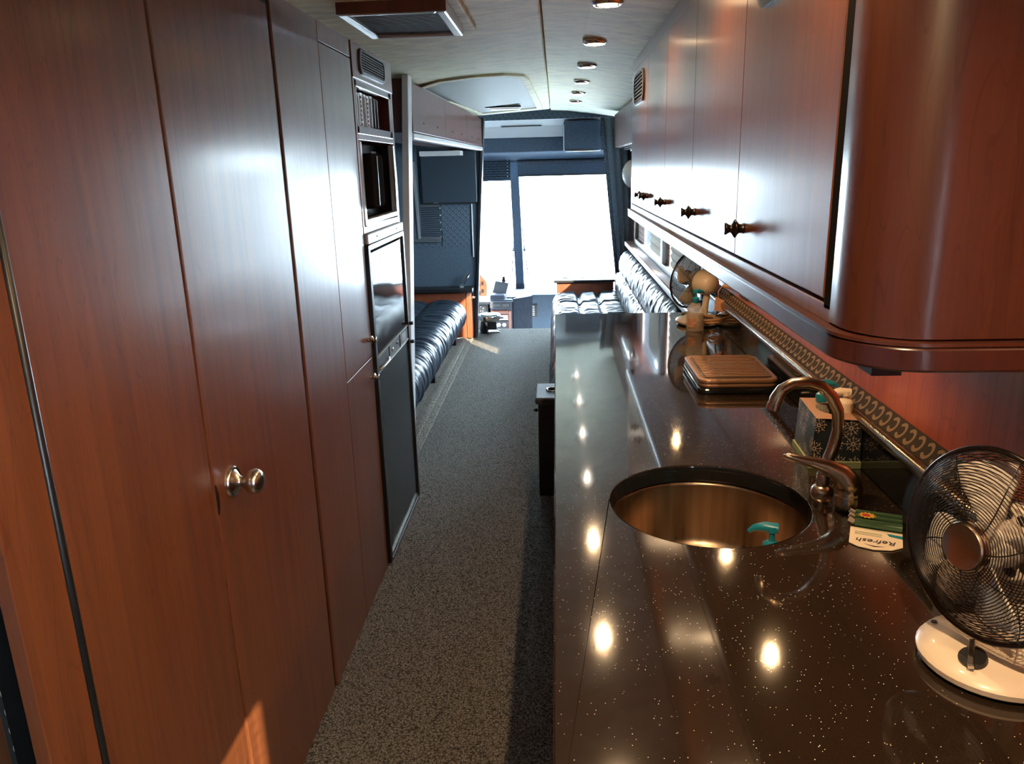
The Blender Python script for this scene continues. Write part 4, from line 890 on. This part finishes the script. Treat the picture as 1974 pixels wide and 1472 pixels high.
# ---------------------------------------------------------------- desk fans
def make_fan(label, loc, rotz):
    t = thing('desk_fan', label, 'fan', loc, rotz=1e-9)   # local build, rotated after
    t.rotation_euler = (0, 0, rotz); ORG[t] = Vector((0, 0, 0))
    n = 40
    def ell(rx_, ry_, cy, z): return [(rx_ * math.cos(2 * PI * i / n), cy + ry_ * math.sin(2 * PI * i / n), z) for i in range(n)]
    lays = [ell(0.088, 0.092, 0, 0.006), ell(0.09, 0.094, 0, 0.014), ell(0.085, 0.089, 0, 0.021), ell(0.07, 0.072, 0, 0.026), ell(0.058, 0.06, 0.004, 0.034), ell(0.045, 0.045, 0.012, 0.04), ell(0.03, 0.028, 0.026, 0.044)]
    mb = MB(); mb.add([p for l in lays for p in l], [(r * n + i, r * n + (i + 1) % n, (r + 1) * n + (i + 1) % n, (r + 1) * n + i) for r in range(len(lays) - 1) for i in range(n)] + [tuple(range(n)), tuple(range((len(lays) - 1) * n, len(lays) * n))])
    b = obj('base', mb, 'cream', t, smooth='auto')
    obj('base_foot', MB().lathe([(0.082, 0.0), (0.086, 0.004), (0.084, 0.008)], (0, 0, 0), n=40, sy=1.04), 'black', b)
    ka = Vector((0.0, -0.45, 1)).normalized(); kc = Vector((0.018, -0.055, 0.029))
    k_ = obj('control_knob', MB().lathe([(0.017, 0), (0.0165, 0.007), (0, 0.008)], kc, ka, 24), 'black', t, smooth='auto')
    q = ka.to_track_quat('Z', 'Y')
    mb = MB(); mb.box(-0.022, 0.022, -0.0035, 0.0035, 0.008, 0.015); rr = Matrix.Rotation(math.radians(-50), 3, 'Z')
    mb.v = [tuple(kc + q @ (rr @ Vector(v))) for v in mb.v]
    obj('knob_lever', mb, 'nickel', k_, bevel=0.001)
    obj('pivot_hole', MB().lathe([(0.004, 0), (0.004, 0.001), (0, 0.001)], (-0.07, -0.03, 0.0255), (-0.2, -0.1, 1), 12), 'black', b)
    H = Vector((0, -0.045, 0.18)); el = math.radians(6)
    ax = Vector((0, -math.cos(el), math.sin(el))); qh = ax.to_track_quat('Z', 'Y')
    def hp(x, y, z): return H + qh @ Vector((x, y, z))
    obj('neck', MB().tube([(0, 0.026, 0.04), (0, 0.036, 0.075), (0, 0.042, 0.12), hp(0, -0.01, -0.09)], [0.02, 0.013, 0.013, 0.016], 16), 'cream', t, smooth='auto')
    mo = obj('motor_housing', MB().lathe([(0.0, -0.128), (0.02, -0.126), (0.034, -0.12), (0.042, -0.108), (0.047, -0.088), (0.05, -0.066), (0.05, -0.045), (0.046, -0.04), (0, -0.04)], H, ax, 32), 'cream', t, smooth='auto')
    for i in range(10):
        a = 2 * PI * i / 10; c_, s_ = math.cos(a), math.sin(a)
        obj('vent_slot', MB().lathe([(0.0, 0.0015), (0.006, 0.001), (0.007, -0.001)], hp(0.036 * c_, 0.036 * s_, -0.0395), ax, 12, sx=1.3), 'black', mo)
    obj('oscillation_pin', MB().lathe([(0.006, 0), (0.0055, 0.014), (0.007, 0.018), (0, 0.02)], hp(0.0, 0.042, -0.1), qh @ Vector((0, 1, 0)), 12), 'black', mo)
    # blades
    for i in range(4):
        a0 = PI / 2 * i + 0.35
        def bl(u, v, a0=a0):
            r = 0.028 + 0.076 * u; w = math.radians(15 + 13 * u - 4 * u * u); a = a0 + (v - 0.5) * 2 * w * (1 - 0.25 * max(0, u - 0.8) / 0.2)
            return hp(r * math.cos(a), r * math.sin(a), -0.016 + (v - 0.5) * 0.026)
        m_ = MB().grid(bl, 8, 8)
        bo = obj('blade', m_, 'blade', t, smooth=True)
        sm = bo.modifiers.new('solid', 'SOLIDIFY'); sm.thickness = 0.0025
    obj('blade_hub', MB().lathe([(0.03, -0.03), (0.03, -0.004), (0.026, 0.0), (0, 0.0)], H, ax, 24), 'blade', t, smooth='auto')
    # front and rear wire guards
    def guard(sign, depth, zc, nr, r0):
        mb = MB(); RR = 0.118
        def prof_(s_): return r0 + (RR - r0) * s_, zc + sign * depth * (1 - s_ ** 3.2)
        for i in range(nr):
            r, z = prof_((i + 0.5) / nr)
            mb.tube([hp(r * math.cos(2 * PI * k / 44), r * math.sin(2 * PI * k / 44), z) for k in range(44)], 0.00075, 4, closed=True)
        for j in range(8):
            a = 2 * PI * j / 8 + 0.1
            pts = []
            for i in range(13):
                r, z = prof_(i / 12); aa = a + 0.5 * (i / 12)
                pts.append(hp(r * math.cos(aa), r * math.sin(aa), z - sign * 0.001))
            mb.tube(pts, 0.0009, 4)
        return mb
    o_ = obj('front_guard', guard(1, 0.034, 0.0, 25, 0.03), 'pewter', t, smooth=True); o_['kind'] = 'stuff'
    o_ = obj('rear_guard', guard(-1, 0.045, -0.006, 19, 0.048), 'pewter', t, smooth=True); o_['kind'] = 'stuff'
    obj('guard_rim', MB().torus(hp(0, 0, -0.003), ax, 0.12, 0.004, 56, 8), 'pewter', t, smooth=True)
    obj('badge', MB().lathe([(0.031, -0.006), (0.031, 0.003), (0.028, 0.007), (0.026, 0.006), (0.0, 0.0065)], hp(0, 0, 0.03), ax, 36), 'bronze', t, smooth='auto')
    return t
fan1 = make_fan('cream based desk fan with a dark wire cage at the right edge, facing the viewer', (0.57, 0.918, 0.911), math.radians(-70))
fan2 = copy_tree(fan1)
fan2.location = (0.585, 3.2, 0.911); fan2.rotation_euler = (0, 0, math.radians(-145))
fan2['label'] = 'far desk fan seen from behind at the end of the countertop'

# cord, plug and tag behind the soap bottle
t = thing('power_cord', 'bundled tan power cord with a plug beside the far fan', 'cord', (0.62, 3.08, 0.91))
pts = []
for i in range(60):
    a = i / 60 * 2 * PI * 3
    pts.append((0.615 + 0.045 * math.cos(a) + 0.01 * math.sin(i), 3.08 + 0.055 * math.sin(a) * math.cos(a * 0.5), 0.922 + 0.012 * math.sin(a * 0.7) ** 2 + 0.0006 * i))
pts += [(0.63, 3.06, 0.97), (0.635, 3.05, 1.02), (0.63, 3.04, 1.07), (0.64, 3.02, 1.092), (0.655, 3.0, 1.095)]
obj('cable', MB().tube(pts, 0.0035, 6), 'cord', t, smooth=True)
obj('plug', MB().tube([(0.64, 3.01, 1.094), (0.65, 3.0, 1.096), (0.668, 2.97, 1.098), (0.677, 2.96, 1.1)], [0.005, 0.009, 0.011, 0.009], 10), 'cord', t, smooth='auto')
obj('paper_tag', MB().hexa([(0.612, 3.02, 1.0), (0.65, 3.02, 0.985), (0.65, 3.021, 0.985), (0.612, 3.021, 1.0), (0.617, 3.03, 1.05), (0.652, 3.03, 1.035), (0.652, 3.031, 1.035), (0.617, 3.031, 1.05)]), 'tag', t)
tag(obj('wall_outlet', MB().prism([(p[0] + 2.82, p[1] + 1.1) for p in rrect(0.14, 0.05, 0.024)], 'x', 0.672, 0.681), 'black', None, bevel=0.003), 'black oval power outlet on the wall under the upper cabinet', 'outlet')
# small clutter behind the near fan
t = thing('carton', 'small cream carton behind the cage of the near fan', 'carton', (0.625, 1.09, 0.911))
obj('box', B(0.59, 0.648, 1.06, 1.12, 0.911, 0.965), 'cream', t, bevel=0.002)
obj('red_flap', B(0.592, 0.646, 1.062, 1.118, 0.965, 0.985), 'red', t, bevel=0.002)
tag(obj('white_packet', MB().hexa([(0.605, 0.985, 0.911), (0.648, 0.985, 0.911), (0.648, 1.04, 0.911), (0.605, 1.04, 0.911), (0.61, 0.995, 1.03), (0.648, 0.99, 1.02), (0.648, 1.03, 1.02), (0.61, 1.03, 1.03)]), 'card', None, bevel=0.006), 'upright ivory packet leaning at the wall behind the near fan', 'packet')

# ================================================================== RIGHT SOFA AND BEYOND
t = thing('arm_box', 'narrow black arm box with a cup holder at the near end of the right sofa', 'arm box', (-0.02, 3.6, 0))
obj('body', B(-0.095, 0.025, 3.5, 3.74, 0.0, 0.47), 'black', t, bevel=0.004)
obj('top', B(-0.108, 0.03, 3.485, 3.75, 0.472, 0.505), 'navy_grey', t, bevel=0.01, seg=3)
obj('cup_holder', MB().torus((-0.02, 3.63, 0.506), (0, 0, 1), 0.034, 0.005, 28, 8), 'chrome', t, smooth=True)
obj('cup_well', MB().lathe([(0.034, 0.0), (0.0, 0.0)], (-0.02, 3.63, 0.5062), n=24), 'black', t)
small_knob(t, (-0.095, 3.6, 0.41), (-1, 0, 0), 'pewter', 0.6)

t = thing('sofa', 'navy leather sofa with tufted seat along the right wall', 'sofa', (0.3, 5.4, 0))
RS0, RS1 = 3.76, 7.06
profR = [(0.02, 0.08), (-0.03, 0.1), (-0.045, 0.2), (-0.045, 0.3), (-0.03, 0.38), (0.0, 0.43), (0.05, 0.45), (0.12, 0.45), (0.19, 0.45), (0.26, 0.45), (0.34, 0.45), (0.42, 0.45), (0.5, 0.45), (0.54, 0.44)]
rows = [3.76, 4.5, 5.2, 5.9, 6.5, 7.06]
def rsofa(u, v):
    y = RS0 + (RS1 - RS0) * u; x, z = prof_at(profR, v)
    e = 0.008
    (xa, za), (xb, zb) = prof_at(profR, max(v - e, 0)), prof_at(profR, min(v + e, 1))
    nx, nz_ = -(zb - za), (xb - xa); l = math.hypot(nx, nz_) or 1
    d = cushion_wr(y, v * 2.5, 22, 0.009)
    if v > 0.42:
        for g in (0.19, 0.36): d -= 0.035 * math.exp(-((x - g) / 0.02) ** 2)
        for g in rows[1:-1]: d -= 0.032 * math.exp(-((y - g) / 0.03) ** 2)
    en = min(u, 1 - u) * (RS1 - RS0); d -= 0.05 * max(0, 1 - en / 0.05) ** 2
    return (x + nx / l * d, y, z + nz_ / l * d)
obj('seat_cushion', MB().grid(rsofa, 300, 84), 'leather', t, smooth=True)
profB = [(0.545, 0.4), (0.525, 0.46), (0.52, 0.53), (0.535, 0.6), (0.56, 0.63), (0.555, 0.67), (0.56, 0.74), (0.58, 0.8), (0.62, 0.83), (0.655, 0.82), (0.66, 0.76)]
def rback(u, v):
    y = RS0 + (RS1 - RS0) * u; x, z = prof_at(profB, v)
    w = cushion_wr(y, v * 3, 20, 0.009)
    en = min(u, 1 - u) * (RS1 - RS0); k = max(0, 1 - en / 0.25) ** 2
    return (x - w + 0.01 * k, y, z + 0.3 * w - 0.18 * k * max(0, v - 0.3))
obj('backrest', MB().grid(rback, 300, 50), 'leather', t, smooth=True)
obj('base', B(0.0, 0.66, RS0 + 0.02, RS1 - 0.02, 0.0, 0.4), 'black', t)

t = thing('console', 'low cherry console with a dark top and cup holders beyond the right sofa', 'console', (0.25, 7.22, 0))
obj('body', B(0.0, 0.52, 7.12, 7.4, 0.0, 0.515), 'cherry_orange', t, bevel=0.003)
obj('top', B(-0.025, 0.54, 7.09, 7.42, 0.517, 0.54), 'black', t, bevel=0.003)
for x in (0.1, 0.25): obj('cup_holder', MB().torus((x, 7.27, 0.541), (0, 0, 1), 0.038, 0.005, 24, 8), 'chrome', t, smooth=True)

t = thing('overhead_cabinet', 'far cherry overhead cabinet above the right sofa', 'cabinet', (0.6, 5.6, 1.68))
obj('body', B(0.535, 0.675, 4.0, 7.1, 1.68, 1.965), 'cherry_dark', t)
for k in range(3): obj('door', B(0.515, 0.533, 4.002 + k * 1.033, 4.002 + k * 1.033 + 1.03, 1.69, 1.965), 'cherry_end', t, bevel=0.002)
obj('lamp_fitting', MB().box(0.53, 0.6, 5.6, 6.3, 1.655, 1.675).box(0.535, 0.56, 5.7, 5.8, 1.64, 1.656), 'chrome', t, bevel=0.004)
t = thing('wall_sconce', 'white half bowl wall sconce beside the far end of the side window', 'sconce', (0.67, 6.95, 1.46))
obj('bowl', MB().lathe([(0.0, 0.1), (0.04, 0.095), (0.08, 0.075), (0.11, 0.045), (0.125, 0.0)], (0.672, 6.95, 1.47), (-1, 0, 0), 32), 'white', t, smooth=True)
obj('back_plate', MB().lathe([(0.128, 0.0), (0.128, 0.006), (0.12, 0.008)], (0.68, 6.95, 1.47), (-1, 0, 0), 32), 'chrome', t)

# privacy curtain with patterned edge
t = thing('curtain', 'navy privacy curtain hanging between sofa and cockpit on the right', 'curtain', (0.55, 7.18, 0.55))
def edge_x(z): return 0.395 + max(0, (1.94 - z)) * 0.105
def cur(u, v):
    z = 0.56 + (1.95 - 0.56) * v; xe = edge_x(z); x = xe + 0.03 + (0.72 - xe - 0.03) * u
    return (x, 7.17 + 0.014 * math.sin(u * 26) * (0.4 + 0.6 * (1 - v)), z)
obj('cloth', MB().grid(cur, 70, 16), 'navy_curtain', t, smooth=True)
def cedge(u, v):
    z = 0.56 + (1.95 - 0.56) * v; return (edge_x(z) + 0.035 * u, 7.165 - 0.012 * math.sin(u * PI), z)
obj('patterned_edge', MB().grid(cedge, 4, 16), 'hs_wall', t, smooth=True)

# ================================================================== COCKPIT
t = thing('monitor', 'square dark overhead monitor with a silver lower edge at the front', 'monitor', (0.27, 8.3, 1.69))
obj('housing', B(0.085, 0.45, 8.12, 8.45, 1.7, 1.985), 'navy', t, bevel=0.02, seg=4)
obj('lower_trim', B(0.1, 0.45, 8.11, 8.2, 1.686, 1.7), 'chrome', t, bevel=0.003)
obj('side_trim', B(0.078, 0.09, 8.12, 8.16, 1.7, 1.95), 'silver', t, bevel=0.003)
t = thing('window_blind', 'dark slatted sun blind at the top of the left windshield pane', 'blind', (-0.7, 8.84, 1.4))
for k in range(9):
    z = 1.42 + k * 0.026
    obj('slat', MB().hexa([(-1.1, 8.82, z), (-0.5, 8.82, z), (-0.5, 8.84, z + 0.012), (-1.1, 8.84, z + 0.012), (-1.1, 8.82, z + 0.003), (-0.5, 8.82, z + 0.003), (-0.5, 8.84, z + 0.015), (-1.1, 8.84, z + 0.015)]), 'hs_wall', t)
obj('backing', B(-1.1, -0.5, 8.845, 8.85, 1.405, 1.66), 'navy', t)
for k in range(6): obj('bead', MB().lathe([(0, -0.007), (0.007, 0), (0, 0.007)], (-0.53, 8.81, 1.63 - 0.035 * k), (0, 0, 1), 10), 'white', t)
t = thing('roller_blind', 'dark roller blind at the top of the right windshield pane', 'blind', (0.1, 8.85, 1.44))
obj('cloth', B(-0.42, 1.0, 8.85, 8.856, 1.455, 1.64), 'navy', t)
obj('bottom_bar', B(-0.42, 1.0, 8.842, 8.864, 1.445, 1.46), 'black', t, bevel=0.003)
obj('roller', MB().tube([(-0.42, 8.84, 1.6), (1.0, 8.84, 1.6)], 0.022, 12), 'navy_grey', t, smooth='auto')

def vent_slots(parent, x0, x1, y, z0, z1, n, m='black'):
    for k in range(n):
        a = x0 + (x1 - x0) * k / n
        obj('slot', B(a, a + (x1 - x0) / n * 0.62, y - 0.002, y, z0, z1), m, parent)
t = thing('dashboard', 'grey dashboard console with wood trimmed radio panel at the far front', 'dashboard', (-0.4, 8.6, -0.45))
obj('body', B(-0.735, -0.49, 8.4, 9.36, -0.45, 0.15), 'navy_grey', t, bevel=0.01)
obj('upper_fascia', B(-0.74, -0.488, 8.375, 8.7, 0.055, 0.135), 'navy_grey', t, bevel=0.01)
v1 = obj('air_vent', B(-0.7, -0.61, 8.37, 8.377, 0.072, 0.118), 'black', t); vent_slots(v1, -0.695, -0.615, 8.369, 0.08, 0.11, 5, 'grey_plastic')
v1 = obj('air_vent', B(-0.6, -0.515, 8.37, 8.377, 0.072, 0.118), 'black', t); vent_slots(v1, -0.595, -0.52, 8.369, 0.08, 0.11, 5, 'grey_plastic')
wf = MB(); wf.box(-0.725, -0.69, 8.385, 8.4, -0.2, 0.03); wf.box(-0.54, -0.505, 8.385, 8.4, -0.2, 0.03); wf.box(-0.69, -0.54, 8.385, 8.4, -0.012, 0.03)
obj('wood_frame', wf, 'cherry_orange', t, bevel=0.006)
rd = obj('radio', B(-0.688, -0.542, 8.38, 8.4, -0.075, -0.015), 'silver', t, bevel=0.004)
obj('radio_display', B(-0.67, -0.59, 8.378, 8.381, -0.058, -0.034), 'black_gloss', rd)
obj('radio_knob', MB().lathe([(0.012, 0), (0.011, 0.01), (0, 0.011)], (-0.562, 8.38, -0.045), (0, -1, 0), 16), 'chrome', rd)
gp = obj('gauge_panel', B(-0.688, -0.542, 8.382, 8.4, -0.2, -0.08), 'black', t, bevel=0.004)
for x in (-0.645, -0.585):
    obj('gauge', MB().lathe([(0.024, 0), (0.024, 0.006), (0.02, 0.008), (0.019, 0.004), (0, 0.004)], (x, 8.382, -0.125), (0, -1, 0), 24), 'silver', gp, smooth='auto')
obj('dash_top', MB().prism([(8.375, 0.135), (8.9, 0.16), (9.36, 0.12), (9.36, 0.1), (8.4, 0.1)], 'x', -1.55, -0.26), 'navy_grey', t, bevel=0.008)
obj('dash_hump', MB().prism([(8.4, 0.137), (8.44, 0.2), (8.7, 0.22), (8.85, 0.15)], 'x', -0.735, -0.57), 'navy_grey', t, bevel=0.015, seg=3)
obj('sunlit_dash_patch', B(-0.56, -0.34, 8.5, 8.9, 0.158, 0.168), 'white', t)  # white slab painting the sunlit flat of the dash top
# angled knee panel and the vented right part
obj('knee_panel', MB().hexa([(-0.49, 8.4, -0.45), (-0.475, 8.37, -0.45), (-0.27, 8.2, -0.45), (-0.26, 8.6, -0.45), (-0.49, 8.4, 0.16), (-0.475, 8.37, 0.15), (-0.27, 8.2, 0.215), (-0.26, 8.6, 0.23)]), 'navy_grey', t, bevel=0.008)
obj('knee_rail', MB().hexa([(-0.48, 8.355, 0.06), (-0.475, 8.35, 0.06), (-0.272, 8.18, 0.1), (-0.27, 8.22, 0.1), (-0.48, 8.36, 0.165), (-0.475, 8.355, 0.16), (-0.272, 8.19, 0.222), (-0.27, 8.24, 0.226)]), 'navy_grey', t, bevel=0.006)
sp_ = obj('step_panel', B(-0.272, 0.02, 8.2, 9.3, -0.45, 0.232), 'navy', t, bevel=0.012)
obj('step_top', B(-0.272, 1.1, 8.9, 9.36, 0.06, 0.1), 'navy_grey', t, bevel=0.01)
vv = obj('air_vent', B(-0.275, -0.215, 8.185, 8.2, 0.0, 0.13), 'black', t)
for k in range(6): obj('slat', B(-0.262, -0.24, 8.18, 8.186, 0.012 + k * 0.019, 0.02 + k * 0.019), 'silver', vv)
t = thing('switch_panel', 'orange wood driver side switch panel rising left of the dashboard', 'switch panel', (-0.84, 8.5, 0.15))
obj('panel', MB().prism([(-1.1, 0.185), (-0.775, 0.185), (-0.765, 0.3), (-0.77, 0.35), (-0.82, 0.41), (-0.88, 0.46), (-1.1, 0.55)], 'y', 8.45, 8.5), 'cherry_orange', t, bevel=0.006)
for (x, z) in ((-0.85, 0.315), (-0.815, 0.33), (-0.85, 0.225), (-0.815, 0.245)): obj('switch', B(x - 0.013, x + 0.013, 8.442, 8.45, z - 0.02, z + 0.02), 'black', t, bevel=0.003)
t = thing('lower_switch_box', 'dark box of small silver switches under the orange switch panel', 'switch box', (-0.9, 8.5, -0.45))
obj('box', B(-1.1, -0.76, 8.46, 9.3, -0.45, 0.095), 'black', t, bevel=0.006)
for (x, z) in ((-0.87, 0.05), (-0.845, 0.07), (-0.82, 0.05), (-0.825, 0.02), (-0.85, 0.02)): obj('switch', MB().lathe([(0.009, 0), (0.006, 0.014), (0, 0.015)], (x, 8.46, z), (0, -1, 0), 10), 'chrome', t)
t = thing('tablet', 'tilted grey tablet screen standing on the dashboard', 'tablet', (-0.62, 8.6, 0.2))
obj('screen', MB().hexa([(-0.715, 8.5, 0.215), (-0.57, 8.5, 0.185), (-0.565, 8.52, 0.185), (-0.71, 8.52, 0.215), (-0.685, 8.56, 0.335), (-0.535, 8.56, 0.31), (-0.53, 8.58, 0.31), (-0.68, 8.58, 0.335)]), 'grey_plastic', t, bevel=0.005)
obj('stand', B(-0.66, -0.6, 8.55, 8.62, 0.19, 0.27), 'black', t)
t = thing('figurine', 'small dark ornament with pale leaves on top of the tablet', 'ornament', (-0.6, 8.57, 0.32))
obj('body', MB().lathe([(0.018, 0), (0.024, 0.02), (0.015, 0.04), (0.02, 0.055), (0, 0.07)], (-0.59, 8.58, 0.318), n=12), 'pewter', t, smooth=True)
for k in range(3): obj('leaf', MB().hexa([(-0.67 + k * 0.022, 8.57, 0.328), (-0.66 + k * 0.022, 8.57, 0.328), (-0.66 + k * 0.022, 8.575, 0.328), (-0.67 + k * 0.022, 8.575, 0.328), (-0.68 + k * 0.024, 8.58, 0.375), (-0.668 + k * 0.024, 8.58, 0.375), (-0.668 + k * 0.024, 8.585, 0.375), (-0.68 + k * 0.024, 8.585, 0.375)]), 'silver', t)
# chrome bowl seat on a bracket at the step
t = thing('pedestal_stool', 'small round metal topped stool on a dark bracket by the cockpit step', 'stool', (-0.66, 7.36, 0.0))
obj('rim', MB().lathe([(0.06, 0.165), (0.085, 0.172), (0.1, 0.185), (0.108, 0.168), (0.107, 0.14), (0.09, 0.12), (0.06, 0.115), (0.0, 0.115)], (-0.655, 7.38, 0), n=36), 'nickel', t, smooth=True)
obj('cushion', MB().lathe([(0.0, 0.183), (0.05, 0.184), (0.088, 0.183), (0.09, 0.172)], (-0.655, 7.38, 0), n=32), 'navy_grey', t, smooth=True)
obj('bracket', MB().hexa([(-0.75, 7.34, 0.0), (-0.665, 7.31, 0.0), (-0.66, 7.37, 0.0), (-0.75, 7.42, 0.0), (-0.74, 7.35, 0.115), (-0.705, 7.33, 0.115), (-0.7, 7.39, 0.115), (-0.74, 7.42, 0.115)]), 'pewter', t, bevel=0.004)
obj('under_box', B(-0.68, -0.59, 7.36, 7.44, 0.03, 0.116), 'black', t, bevel=0.004)
obj('floor_plate', B(-0.7, -0.56, 7.36, 7.46, 0.0, 0.012), 'grey_plastic', t, bevel=0.003)
obj('foot_bar', MB().tube([(-0.6, 7.4, 0.1), (-0.59, 7.4, 0.03), (-0.56, 7.42, 0.014)], 0.008), 'silver', t, smooth=True)
# wipers outside the glass
for sx, lab in ((-1, 'thin black wiper parked left of the windshield post'), (1, 'thin black wiper parked right of the windshield post')):
    cx = -0.445 + sx * 0.05
    t = thing('wiper', lab, 'wiper', (cx, 9.45, 0.2))
    obj('arm', MB().tube([(cx + sx * 0.0, rake(0.85) + 0.03, 0.85), (cx + sx * 0.015, rake(0.6) + 0.03, 0.6), (cx + sx * 0.05, rake(0.28) + 0.03, 0.28)], 0.007, 6), 'black', t)
    obj('clip', MB().lathe([(0.02, 0), (0.024, -0.014), (0.008, 0.03), (0, 0.032)], (cx + sx * 0.014, rake(0.62) + 0.03, 0.6), (0, 0, 1), 10), 'black', t)
